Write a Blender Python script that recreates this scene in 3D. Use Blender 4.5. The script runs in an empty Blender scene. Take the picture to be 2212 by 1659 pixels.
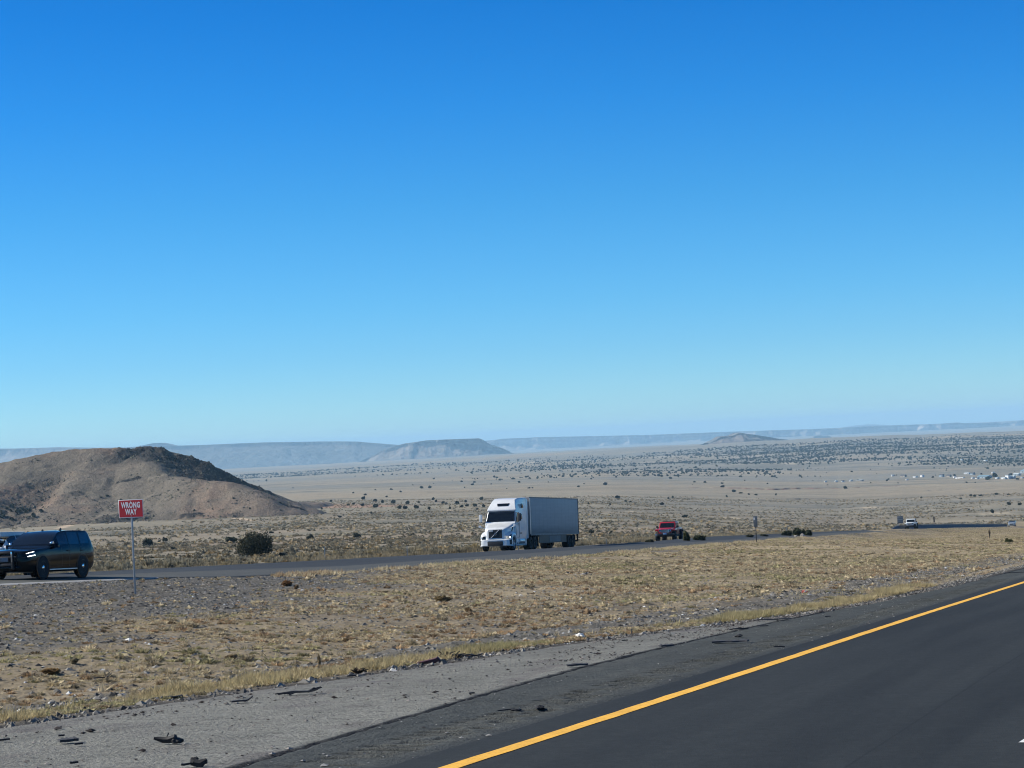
import bpy, bmesh, math, random
import numpy as np
from mathutils import Matrix, Vector

random.seed(7); RNG = np.random.default_rng(11)
scene = bpy.context.scene
COL = scene.collection
PI = math.pi
R = math.radians

# ------------------------------------------------------------------ camera
FPX, CX, CY = 4920.0, 1106.0, 829.5          # focal length in pixels of a 2212 px wide view
ROLL = R(2.8); HORIZON = 945.0
PITCH = math.atan((HORIZON - CY) * math.cos(ROLL) / FPX)
EYE = np.array([0.0, 0.0, 1.6])
_f = np.array([0, math.cos(PITCH), math.sin(PITCH)])
_r0 = np.array([1.0, 0, 0]); _u0 = np.array([0, -math.sin(PITCH), math.cos(PITCH)])
_r = _r0 * math.cos(ROLL) - _u0 * math.sin(ROLL)
_u = _u0 * math.cos(ROLL) + _r0 * math.sin(ROLL)
cam_data = bpy.data.cameras.new("camera")
cam_data.sensor_width = 36.0; cam_data.lens = 36.0 * FPX / 2212.0
cam_data.clip_start = 0.5; cam_data.clip_end = 120000.0
cam = bpy.data.objects.new("camera", cam_data); COL.objects.link(cam)
cam.matrix_world = Matrix(((_r[0], _u[0], -_f[0], EYE[0]), (_r[1], _u[1], -_f[1], EYE[1]),
                           (_r[2], _u[2], -_f[2], EYE[2]), (0, 0, 0, 1)))
scene.camera = cam

def ray(x, y):
    v = _f * FPX + _r * (x - CX) - _u * (y - CY)
    return v / np.linalg.norm(v)
def sight(x, y, d):
    """the point seen at that spot of the view, d metres away over the ground"""
    v = ray(x, y); k = d / math.hypot(v[0], v[1]); return EYE + k * v
def proj(P):
    v = np.asarray(P, float) - EYE; z = v @ _f
    return CX + FPX * (v @ _r) / z, CY - FPX * (v @ _u) / z

# ------------------------------------------------------------------ noise
def _hash(ix, iy, seed):
    h = (ix.astype(np.int64) * 374761393 + iy.astype(np.int64) * 668265263 + seed * 1274126177) & 0xFFFFFFFF
    h = ((h ^ (h >> 13)) * 1274126177) & 0xFFFFFFFF
    h = (h ^ (h >> 16)) & 0xFFFFFFFF
    return h / 4294967295.0
def vnoise(x, y, seed=0):
    x = np.asarray(x, float); y = np.asarray(y, float)
    ix = np.floor(x); iy = np.floor(y); fx = x - ix; fy = y - iy
    fx = fx * fx * fx * (fx * (fx * 6 - 15) + 10); fy = fy * fy * fy * (fy * (fy * 6 - 15) + 10)
    a = _hash(ix, iy, seed); b = _hash(ix + 1, iy, seed); c = _hash(ix, iy + 1, seed); d = _hash(ix + 1, iy + 1, seed)
    return (a * (1 - fx) + b * fx) * (1 - fy) + (c * (1 - fx) + d * fx) * fy
def fbm(x, y, octv=4, seed=0, gain=0.5):
    s = 0.0; a = 1.0; n = 0.0
    for o in range(octv):
        s = s + a * (vnoise(x, y, seed + 17 * o) * 2 - 1); n += a; a *= gain
        x = x * 2.03 + 5.1; y = y * 2.03 + 3.7
    return s / n
def sstep(a, b, x):
    t = np.clip((x - a) / (b - a), 0, 1); return t * t * (3 - 2 * t)

# ------------------------------------------------------------------ the lie of the land
ROADAZ = R(17.5); GRADE = -0.047             # the highway runs downhill
SV = np.array([math.sin(ROADAZ), math.cos(ROADAZ)]); TV = np.array([-math.cos(ROADAZ), math.sin(ROADAZ)])
def to_st(x, y): return x * SV[0] + y * SV[1], x * TV[0] + y * TV[1]
def to_xy(s, t): return s * SV[0] + t * TV[0], s * SV[1] + t * TV[1]

def edge_near(s):      # outer edge of the old paved shoulder on our side
    return np.interp(s, [-60, 15, 22, 28, 33, 38, 42, 48, 60, 90, 2000], [11.9, 11.9, 11.1, 10.3, 9.9, 9.0, 8.2, 7.5, 7.3, 7.4, 7.4])
def crack(s):
    return np.minimum(np.interp(s, [-60, 15, 22, 27, 33, 40, 60], [7.1, 7.15, 7.6, 7.85, 7.95, 7.9, 7.2]), edge_near(s) - 0.02)
def shift(s):          # the far carriageway bends slightly left
    return np.interp(s, [-100, 130, 150, 165, 180, 200, 230, 270, 310, 360, 450, 560, 700, 1200], [0, 0, .3, .9, 1.8, 3.1, 4.9, 6.6, 7.9, 9.2, 11.2, 13.2, 15.2, 21])
def t_in(s):
    return np.interp(s, [-100, 70, 85, 92, 100, 2000], [39.6, 39.6, 39.8, 40.2, 40.6, 40.6])
def h_in(s):
    return np.interp(s, [-100, 60, 68, 80, 87, 99, 116, 137, 160, 220, 270, 326, 388, 475, 621, 720, 2000], [.74, .74, .70, .62, .47, .36, .41, .40, .46, .49, .68, .83, .81, .69, .18, -.05, -.05])
def h_mid(s):
    return np.interp(s, [-100, 80, 86, 107, 126, 165, 235, 300, 390, 430, 500, 640, 720, 2000], [.78, .77, .75, .57, .65, .81, .90, 1.05, .98, .88, .82, .33, .1, .1])
def h_crown(s):
    return np.interp(s, [-100, 90, 114, 135, 166, 200, 226, 330, 390, 430, 500, 640, 720, 2000], [.86, .86, .87, .87, .92, 1.08, 1.22, 1.22, 1.08, .93, .90, .40, .2, .2])
def pw(t, ts, hs):
    r = hs[0] + 0 * t
    for i in range(len(ts) - 1):
        w = np.clip((t - ts[i]) / np.maximum(ts[i + 1] - ts[i], 1e-4), 0, 1)
        r = np.where(t >= ts[i], hs[i] + (hs[i + 1] - hs[i]) * w, r)
    return r
def h_road(s, tp):     # height of the far carriageway above the sloping plane
    c = h_crown(s); o = np.interp(s, [100, 150, 163, 215, 300, 380, 2000], [.08, .10, .12, .33, .33, .15, .15]); return pw(tp, [t_in(s), 43.2, 46.2, 47.8, 51.0, 57.0, 60.0], [h_in(s), h_mid(s), c, c - .085, c - o, c - o - .08, c - o - .16])

_VD = np.log(np.array([1, 60, 200, 400, 800, 1500, 2500, 3500, 4500, 6000, 7500, 9000, 14000, 45000.]))
_VA = np.array([-14, -5, 2.3, 8, 12.6])
_VT = np.array([[3, 5, 10.8, 16.2, 25.5, 37, 49, 58, 66, 75, 82, 87, 103, 250],
                [3, 5, 10.8, 16.4, 26, 38, 51, 60, 68, 77, 83, 88, 104, 250],
                [3, 5, 11.3, 17.7, 28.5, 44, 58, 68, 75, 80, 77, 68, 92, 260],
                [3, 5, 11.8, 20, 36, 55, 72, 88, 91, 77, 64, 61, 96, 280],
                [3, 5, 11.8, 20.5, 38, 56, 74, 91, 97, 84, 73, 73, 112, 280.]])
def valley(d, az):
    ld = np.log(np.maximum(d, 1.0))
    cols = [np.interp(ld, _VD, row) for row in _VT]
    r = cols[0] + 0 * d
    for i in range(4):
        w = np.clip((az - _VA[i]) / (_VA[i + 1] - _VA[i]), 0, 1)
        r = np.where(az >= _VA[i], cols[i] * (1 - w) + cols[i + 1] * w, r)
    return r

def seg_dist(x, y, pts):
    best = np.full(np.shape(x), 1e9); 
    for (x0, y0), (x1, y1) in zip(pts[:-1], pts[1:]):
        dx, dy = x1 - x0, y1 - y0
        w = np.clip(((x - x0) * dx + (y - y0) * dy) / (dx * dx + dy * dy), 0, 1)
        best = np.minimum(best, np.hypot(x - x0 - w * dx, y - y0 - w * dy))
    return best
def pol(az, d): return (d * math.sin(R(az)), d * math.cos(R(az)))
ARROYO = [[pol(3.6, 2560), pol(5, 2500), pol(6.4, 2420), pol(7.2, 2520), pol(8.6, 2560), pol(9.6, 2660), pol(11, 2640), pol(12, 2760), pol(14, 2800)],
          [pol(5.2, 1790), pol(6.6, 1860), pol(7.6, 1960)],
          [pol(10.2, 2180), pol(11.3, 2230), pol(12.5, 2220), pol(14, 2300)],
          [pol(-2.2, 1720), pol(-1, 1690), pol(0.5, 1750)],
          [pol(3.4, 1050), pol(4.2, 1085), pol(4.9, 1100)]]
ARR_W = [9, 5, 5, 4, 3]; ARR_D = [5.0, 2.5, 2.5, 1.5, 1.2]

def H(x, y):
    x = np.asarray(x, float); y = np.asarray(y, float)
    s, t = to_st(x, y); d = np.hypot(x, y); az = np.degrees(np.arctan2(x, y))
    sc = np.clip(s, -150, 3000)
    e = edge_near(s); ti = t_in(s) ; sh = shift(s)
    tt = np.where(t > 26, t - sh * sstep(26, 39, t), t)
    lo_ = sstep(190, 290, s)
    rough = .05 * fbm(x / 1.3, y / 1.3, 3, 5) + .035 * fbm(x / .45, y / .45, 2, 7) + .10 * fbm(x / 7, y / 7, 2, 6)
    med = sstep(0.3, 2.5, t - e) * (1 - sstep(-2.5, -.3, tt - ti))
    h = pw(tt, [-90., -12., -7., e - .35, e + .02, np.maximum(e + .8, 12.3), np.maximum(e + 2.5, 14.5), 18., 30., 35.5, ti - .1, ti + .5, 43.2, 46.2, 47.8, 57., 60.2, 61., 68., 95.],
           [-1.5 + 0 * s, -.5, -.16, -.16, -.035, -.07, -.34, -.26, .02 - .35 * lo_, .20 - .40 * lo_, h_in(s) - .03 - .05 * lo_, h_in(s) - .22, h_mid(s) - .22, h_crown(s) - .22, h_crown(s) - .64, h_crown(s) - .84, h_crown(s) - .92, h_crown(s) - .6, .4, .1])
    h = h + rough * med * (1 - .7 * lo_)
    zl = GRADE * sc + h
    amp = np.clip((d - 150) * .0035, 0, 2.4) * sstep(60, 90, tt)
    far = sstep(3500, 5200, d) * (1 - sstep(9500, 13000, d))
    zv = -valley(d, az) + far * (9 * fbm(x / 420, y / 420, 4, 31) + 3.0 * fbm(x / 120, y / 120, 3, 35)) * sstep(-3, 3, az)
    k = 1.6
    z = np.maximum(zl, zv) + k * np.log1p(np.exp(-np.abs(zl - zv) / k)) * sstep(90, 260, d)
    und = amp * (fbm(x / 170, y / 90, 4, 41) * 1.0) + np.clip((d - 110) * .004, 0, .5) * sstep(60, 66, tt) * fbm(x / 14, y / 9, 3, 44)
    z = z + und
    for pts, w, dp in zip(ARROYO, ARR_W, ARR_D):
        dd = seg_dist(x, y, pts) + w * .7 * fbm(x / 25, y / 25, 2, 51)
        z = z - dp * (1 - sstep(w * .55, w * .95, dd))
    return z
def h1(x, y): return float(H(np.array([x]), np.array([y]))[0])
def ground_at(px, py, d0=12.0, d1=30000.0):
    """where the line of sight through that spot of the view meets the ground"""
    v = ray(px, py); n = math.hypot(v[0], v[1])
    ds = np.geomspace(d0, d1, 1600); xs = v[0] / n * ds; ys = v[1] / n * ds
    g = EYE[2] + v[2] / n * ds - H(xs, ys)
    i = int(np.argmax(g < 0))
    if i == 0: return xs[-1], ys[-1], float(H(xs[-1:], ys[-1:])[0])
    w = g[i - 1] / (g[i - 1] - g[i]); dd = ds[i - 1] + w * (ds[i] - ds[i - 1])
    x, y = v[0] / n * dd, v[1] / n * dd
    return x, y, h1(x, y)

# ------------------------------------------------------------------ object helpers
def tag(o, label=None, cat=None, group=None, kind=None):
    if label: o["label"] = label
    if cat: o["category"] = cat
    if group: o["group"] = group
    if kind: o["kind"] = kind
    return o
def empty(name, M=None):
    o = bpy.data.objects.new(name, None); COL.objects.link(o)
    o.empty_display_size = .3
    if M is not None: o.matrix_world = M
    return o
def link(name, me, mat, parent=None):
    o = bpy.data.objects.new(name, me); COL.objects.link(o)
    if mat is not None and len(me.materials) == 0: me.materials.append(mat)
    if parent is not None: o.parent = parent
    return o
def np_mesh(name, V, F, col=None, smooth=False):
    """V (n,3), F (m,3) or (m,4); col (n,3) a colour per vertex"""
    V = np.ascontiguousarray(V, np.float32); F = np.ascontiguousarray(F, np.int32)
    me = bpy.data.meshes.new(name); k = F.shape[1]
    me.vertices.add(len(V)); me.vertices.foreach_set("co", V.ravel())
    me.loops.add(F.size); me.loops.foreach_set("vertex_index", F.ravel())
    me.polygons.add(len(F)); me.polygons.foreach_set("loop_start", np.arange(0, F.size, k, dtype=np.int32))
    me.update(calc_edges=True)
    me.polygons.foreach_set("use_smooth", np.full(len(F), smooth, bool))
    if col is not None:
        a = me.color_attributes.new("Col", 'FLOAT_COLOR', 'POINT')
        c = np.ones((len(V), 4), np.float32); c[:, :3] = col; a.data.foreach_set("color", c.ravel())
    me.validate(); return me
def grid_faces(n, m, flip=False):
    i = np.arange(n - 1)[:, None] * m + np.arange(m - 1)[None, :]
    q = np.stack([i, i + 1, i + m + 1, i + m], -1).reshape(-1, 4)
    return q[:, ::-1] if flip else q
def scatter(tv, tf, P, S, A, jit=None):
    """copies of a template (tv, tf) at P, scaled S (n,) or (n,3), turned A about z"""
    n = len(P); S = np.asarray(S, float); S = S[:, None] * np.ones(3) if S.ndim == 1 else S
    c, s = np.cos(A), np.sin(A)
    x = tv[None, :, 0] * S[:, 0:1]; y = tv[None, :, 1] * S[:, 1:2]; z = tv[None, :, 2] * S[:, 2:3]
    V = np.stack([x * c[:, None] - y * s[:, None], x * s[:, None] + y * c[:, None], z], -1) + P[:, None, :]
    F = tf[None] + (np.arange(n) * len(tv))[:, None, None]
    return V.reshape(-1, 3), F.reshape(-1, tf.shape[1])

# ------------------------------------------------------------------ materials
class NT:
    def __init__(self, name):
        self.m = bpy.data.materials.new(name); self.m.use_nodes = True
        self.t = self.m.node_tree; self.n = self.t.nodes; self.n.clear()
        self.out = self.n.new("ShaderNodeOutputMaterial"); self.b = self.n.new("ShaderNodeBsdfPrincipled")
        self.t.links.new(self.b.outputs[0], self.out.inputs[0])
    def add(self, typ, **kw):
        x = self.n.new("ShaderNode" + typ)
        for k, v in kw.items(): setattr(x, k, v)
        return x
    def L(self, a, b): self.t.links.new(a, b)
    def noise(self, vec, scale, detail=3, rough=.55):
        x = self.add("TexNoise"); x.inputs["Scale"].default_value = scale; x.inputs["Detail"].default_value = detail
        x.inputs["Roughness"].default_value = rough
        if vec is not None: self.L(vec, x.inputs["Vector"])
        return x.outputs["Fac"]
    def ramp(self, fac, stops):
        x = self.add("ValToRGB"); cr = x.color_ramp
        while len(cr.elements) < len(stops): cr.elements.new(.5)
        for e, (p, c) in zip(cr.elements, stops):
            e.position = p; e.color = (c, c, c, 1) if not hasattr(c, "__len__") else (*c, 1)
        self.L(fac, x.inputs[0]); return x.outputs[0]
    def mix(self, a, b, fac, typ='MIX'):
        x = self.add("Mix", data_type='RGBA', blend_type=typ)
        for s, v in ((x.inputs[0], fac), (x.inputs[6], a), (x.inputs[7], b)):
            if hasattr(v, "is_linked"): self.L(v, s)
            elif hasattr(v, "__len__"): s.default_value = (*v, 1)
            else: s.default_value = v
        return x.outputs[2]
    def math(self, op, a, b=0.0):
        x = self.add("Math", operation=op)
        for s, v in zip(x.inputs, (a, b)):
            if hasattr(v, "is_linked"): self.L(v, s)
            else: s.default_value = v
        return x.outputs[0]
    def bump(self, h, strength, dist):
        x = self.add("Bump"); x.inputs["Strength"].default_value = strength; x.inputs["Distance"].default_value = dist
        self.L(h, x.inputs["Height"]); self.L(x.outputs[0], self.b.inputs["Normal"])
    def through(self, col, fac):
        t = self.add("BsdfTranslucent"); self.L(col, t.inputs[0]); x = self.add("MixShader"); x.inputs[0].default_value = fac
        self.L(self.b.outputs[0], x.inputs[1]); self.L(t.outputs[0], x.inputs[2]); self.L(x.outputs[0], self.out.inputs[0])
    def set(self, **kw):
        nm = dict(base="Base Color", rough="Roughness", metal="Metallic", coat="Coat Weight", coatr="Coat Roughness", spec="Specular IOR Level",
                  emit="Emission Color", estr="Emission Strength", trans="Transmission Weight", ior="IOR")
        for k, v in kw.items():
            s = self.b.inputs[nm[k]]
            if hasattr(v, "is_linked"): self.L(v, s)
            elif hasattr(v, "__len__"): s.default_value = (*v, 1)
            else: s.default_value = v
        return self.m
def plain(name, base, rough=.6, wear=.12, scale=6.0, **kw):
    """one colour with a little uneven wear"""
    n = NT(name); tc = n.add("TexCoord")
    f = n.noise(tc.outputs["Object"], scale, 4)
    lo = tuple(c * (1 - wear) for c in base); hi = tuple(min(1, c * (1 + wear)) for c in base)
    return n.set(base=n.ramp(f, [(.3, lo), (.7, hi)]), rough=rough, **kw)
def lamp(name, col, strength):
    n = NT(name); return n.set(base=(.8, .8, .8), emit=col, estr=strength, rough=.3)
def vcol(name, grain=((.5, 1.0),), rough=.95, spec=.15, bump=None, thru=0.0, fleck=None):
    """colour from the mesh, broken up by noise at several scales: grain = ((scale, amount), ...)"""
    n = NT(name); at = n.add("Attribute", attribute_name="Col"); geo = n.add("NewGeometry")
    vec = geo.outputs["Position"]
    c = at.outputs["Color"]; hs = None
    if fleck:
        for sc, lo, at0 in fleck: c = n.mix(c, n.ramp(n.noise(vec, sc, 4, .62), [(at0, lo), (at0 + .10, 1.0)]), 1.0, 'MULTIPLY')
    for sc, am in grain:
        f = n.noise(vec, sc, 3, .6); g = n.ramp(f, [(.25, 1 - am), (.75, 1 + am)])
        c = n.mix(c, g, 1.0, 'MULTIPLY'); hs = f
    if bump: n.bump(n.noise(vec, bump[0], 4, .65), bump[1], bump[2])
    if thru: n.through(c, thru)
    return n.set(base=c, rough=rough, spec=spec)

# ------------------------------------------------------------------ part builder
class MB:
    """collects shapes; build() links them as one mesh object"""
    def __init__(self): self.V = []; self.F = []
    def raw(self, V, F):
        o = len(self.V); self.V += [tuple(map(float, v)) for v in V]; self.F += [tuple(int(i) + o for i in f) for f in F]; return self
    def hexa(self, b, t):
        """bottom four and top four corners, both counter-clockwise from above"""
        return self.raw(list(b) + list(t), [(3, 2, 1, 0), (4, 5, 6, 7), (0, 1, 5, 4), (1, 2, 6, 5), (2, 3, 7, 6), (3, 0, 4, 7)])
    def box(self, x0, x1, y0, y1, z0, z1, tx=0, ty=0):
        return self.hexa([(x0, y0, z0), (x1, y0, z0), (x1, y1, z0), (x0, y1, z0)],
                         [(x0 + tx, y0 + ty, z1), (x1 - tx, y0 + ty, z1), (x1 - tx, y1 - ty, z1), (x0 + tx, y1 - ty, z1)])
    def prism(self, prof, y0, y1, axis='y', y0s=None, y1s=None):
        """profile in (x, z), extruded from y0 to y1 (per-point y lists allowed)"""
        n = len(prof); a = y0s or [y0] * n; b = y1s or [y1] * n
        area = sum(prof[i][0] * prof[(i + 1) % n][1] - prof[(i + 1) % n][0] * prof[i][1] for i in range(n))
        V = [(p[0], a[i], p[1]) for i, p in enumerate(prof)] + [(p[0], b[i], p[1]) for i, p in enumerate(prof)]
        F = [tuple(range(n)), tuple(range(2 * n - 1, n - 1, -1))] + [(i, i + n, (i + 1) % n + n, (i + 1) % n) for i in range(n)]
        if area < 0: F = [f[::-1] for f in F]
        return self.raw(V, F)
    def tube(self, pts, r, n=8, caps=True):
        pts = [Vector(p) for p in pts]; rs = r if hasattr(r, "__len__") else [r] * len(pts); V = []; F = []
        for i, p in enumerate(pts):
            d = (pts[min(i + 1, len(pts) - 1)] - pts[max(i - 1, 0)]).normalized()
            a = d.orthogonal().normalized() if i == 0 else (a - d * a.dot(d)).normalized()
            b = d.cross(a)
            V += [p + (a * math.cos(2 * PI * k / n) + b * math.sin(2 * PI * k / n)) * rs[i] for k in range(n)]
        for i in range(len(pts) - 1):
            F += [(i * n + k, i * n + (k + 1) % n, (i + 1) * n + (k + 1) % n, (i + 1) * n + k) for k in range(n)]
        if caps: F += [tuple(range(n - 1, -1, -1)), tuple(range((len(pts) - 1) * n, len(pts) * n))]
        return self.raw(V, F)
    def lathe_y(self, prof, c, n=28):
        """profile of (radius, y) turned about the y axis through c"""
        V = []; F = []; m = len(prof)
        for k in range(n):
            a = 2 * PI * k / n
            V += [(c[0] + r * math.cos(a), c[1] + y, c[2] + r * math.sin(a)) for r, y in prof]
        for k in range(n):
            for j in range(m - 1):
                F.append((k * m + j, k * m + j + 1, (k + 1) % n * m + j + 1, (k + 1) % n * m + j))
        return self.raw(V, F)
    def mesh(self, name, bevel=0.0, smooth=True, ang=35, segs=2):
        me = bpy.data.meshes.new(name); me.from_pydata(self.V, [], self.F)
        bm = bmesh.new(); bm.from_mesh(me)
        bmesh.ops.remove_doubles(bm, verts=bm.verts, dist=1e-5)
        bmesh.ops.recalc_face_normals(bm, faces=bm.faces)
        if bevel:
            ed = [e for e in bm.edges if len(e.link_faces) == 2 and e.calc_face_angle(0) > R(25)]
            bmesh.ops.bevel(bm, geom=ed, offset=bevel, segments=segs, affect='EDGES', profile=.6, clamp_overlap=True)
        bm.to_mesh(me); bm.free()
        if smooth:
            me.polygons.foreach_set("use_smooth", np.ones(len(me.polygons), bool)); me.set_sharp_from_angle(angle=R(ang))
        return me
    def build(self, name, mat, parent=None, bevel=0.0, smooth=True, ang=35, segs=2):
        return link(name, self.mesh(name, bevel, smooth, ang, segs), mat, parent)

class Loft:
    """a car shell: stations along x, each a half ring of (y, z) from sill to roof centre"""
    def __init__(self, stations):
        self.X = np.array([s[0] for s in stations]); self.P = np.array([[(s[0], y, z) for y, z in s[1]] for s in stations], float)
        if len(stations[0]) > 2:
            for i, s in enumerate(stations): self.P[i, :, 0] += np.array(s[2])
        self.n, self.m = self.P.shape[:2]
    def _cr(self, A, u):
        n = len(A); i = np.clip(np.floor(u).astype(int), 0, n - 2); f = (u - i)
        p0 = A[np.clip(i - 1, 0, n - 1)]; p1 = A[i]; p2 = A[i + 1]; p3 = A[np.clip(i + 2, 0, n - 1)]
        f = f.reshape(-1, *([1] * (A.ndim - 1)))
        return p1 + .5 * f * (p2 - p0 + f * (2 * p0 - 5 * p1 + 4 * p2 - p3 + f * (3 * (p1 - p2) + p3 - p0)))
    def surf(self, u, v):
        A = self._cr(self.P, np.asarray(u, float)); B = self._cr(np.swapaxes(A, 0, 1).copy(), np.asarray(v, float))
        return np.swapaxes(B, 0, 1)                 # (nu, nv, 3)
    def normals(self, G):
        du = np.gradient(G, axis=0); dv = np.gradient(G, axis=1); n = np.cross(dv, du)
        n /= np.maximum(np.linalg.norm(n, axis=-1, keepdims=True), 1e-9)
        s = np.sign((n[..., 1] * (np.abs(G[..., 1]) + .05) + n[..., 2] * (G[..., 2] - .8)).mean()); return n * (s if s else 1)
    def patch(self, mb, u, v, off=0.0, both=True, side=1):
        """u, v: parameter lists; offset along the surface normal"""
        G = self.surf(u, v)
        if off: G = G + self.normals(G) * off
        F = grid_faces(len(u), len(v))
        sides = (1, -1) if both else (side,)
        for sg in sides:
            W = G.copy(); W[..., 1] *= sg; mb.raw(W.reshape(-1, 3), F)
        return mb
    def body(self, mb, k=4):
        u = np.linspace(0, self.n - 1, (self.n - 1) * k + 1); v = np.linspace(0, self.m - 1, (self.m - 1) * k + 1)
        self.patch(mb, u, v)
        for uu in (0, self.n - 1):
            ring = self.surf([uu], v)[0]; V = [tuple(p) for p in ring] + [(p[0], -p[1], p[2]) for p in ring[::-1]]
            mb.raw(V, [tuple(range(len(V)))])
        return mb
# ================================================================== SETTING
# ---- light
SUN_AZ, SUN_EL = R(-82), R(33)               # from the left, a touch in front of the lens axis
sd = np.array([math.sin(SUN_AZ) * math.cos(SUN_EL), math.cos(SUN_AZ) * math.cos(SUN_EL), math.sin(SUN_EL)])
sun = bpy.data.lights.new("sun", 'SUN'); sun.energy = 5.0; sun.angle = R(.53); sun.color = (1.0, .955, .86)
so = bpy.data.objects.new("sun", sun); COL.objects.link(so)
so.rotation_euler = Vector(sd).to_track_quat('Z', 'Y').to_euler(); so.location = (0, 0, 60)
w = bpy.data.worlds.new("World"); scene.world = w; w.use_nodes = True
wt = w.node_tree; wt.nodes.clear()
sky = wt.nodes.new("ShaderNodeTexSky"); sky.sky_type = 'NISHITA'; sky.sun_disc = False
sky.sun_elevation = SUN_EL; sky.sun_rotation = SUN_AZ; sky.altitude = 1700; sky.air_density = 1.0; sky.dust_density = 0.3; sky.ozone_density = 3.0
tcw = wt.nodes.new("ShaderNodeTexCoord"); sx = wt.nodes.new("ShaderNodeSeparateXYZ"); wt.links.new(tcw.outputs["Generated"], sx.inputs[0])
rp = wt.nodes.new("ShaderNodeValToRGB"); wt.links.new(sx.outputs["Z"], rp.inputs[0])
SKYTINT = [(0.0, (.49, .775, 1.07)), (.016, (.437, .765, 1.07)), (.038, (.329, .698, 1.045)), (.06, (.256, .671, 1.03)), (.104, (.157, .609, .986)), (.147, (.077, .541, .998)), (.189, (.035, .476, .955)), (.34, (.10, .46, .85)), (.5, (.28, .56, .82)), (1.0, (.42, .62, .82))]
while len(rp.color_ramp.elements) < len(SKYTINT): rp.color_ramp.elements.new(.5)
for e, (p, c) in zip(rp.color_ramp.elements, SKYTINT): e.position = p; e.color = (*c, 1)
mx = wt.nodes.new("ShaderNodeMix"); mx.data_type = 'RGBA'; mx.blend_type = 'MULTIPLY'; mx.inputs[0].default_value = 1
wt.links.new(sky.outputs[0], mx.inputs[6]); wt.links.new(rp.outputs[0], mx.inputs[7])
bg = wt.nodes.new("ShaderNodeBackground"); bg.inputs[1].default_value = 0.100
wt.links.new(mx.outputs[2], bg.inputs[0])
wo = wt.nodes.new("ShaderNodeOutputWorld"); wt.links.new(bg.outputs[0], wo.inputs[0])
scene.view_settings.view_transform = 'Standard'; scene.view_settings.look = 'None'
scene.view_settings.exposure = 0.5; scene.view_settings.gamma = 1.0
scene.render.engine = 'CYCLES'
scene.cycles.use_denoising = True
scene.cycles.denoising_input_passes = 'RGB_ALBEDO_NORMAL'; scene.cycles.denoising_prefilter = 'ACCURATE'
try: scene.cycles.denoiser = 'OPENIMAGEDENOISE'
except Exception: pass
scene.cycles.use_adaptive_sampling = False
scene.cycles.filter_width = 1.05; scene.cycles.max_bounces = 6; scene.cycles.diffuse_bounces = 2; scene.cycles.glossy_bounces = 3; scene.cycles.volume_bounces = 2

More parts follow.
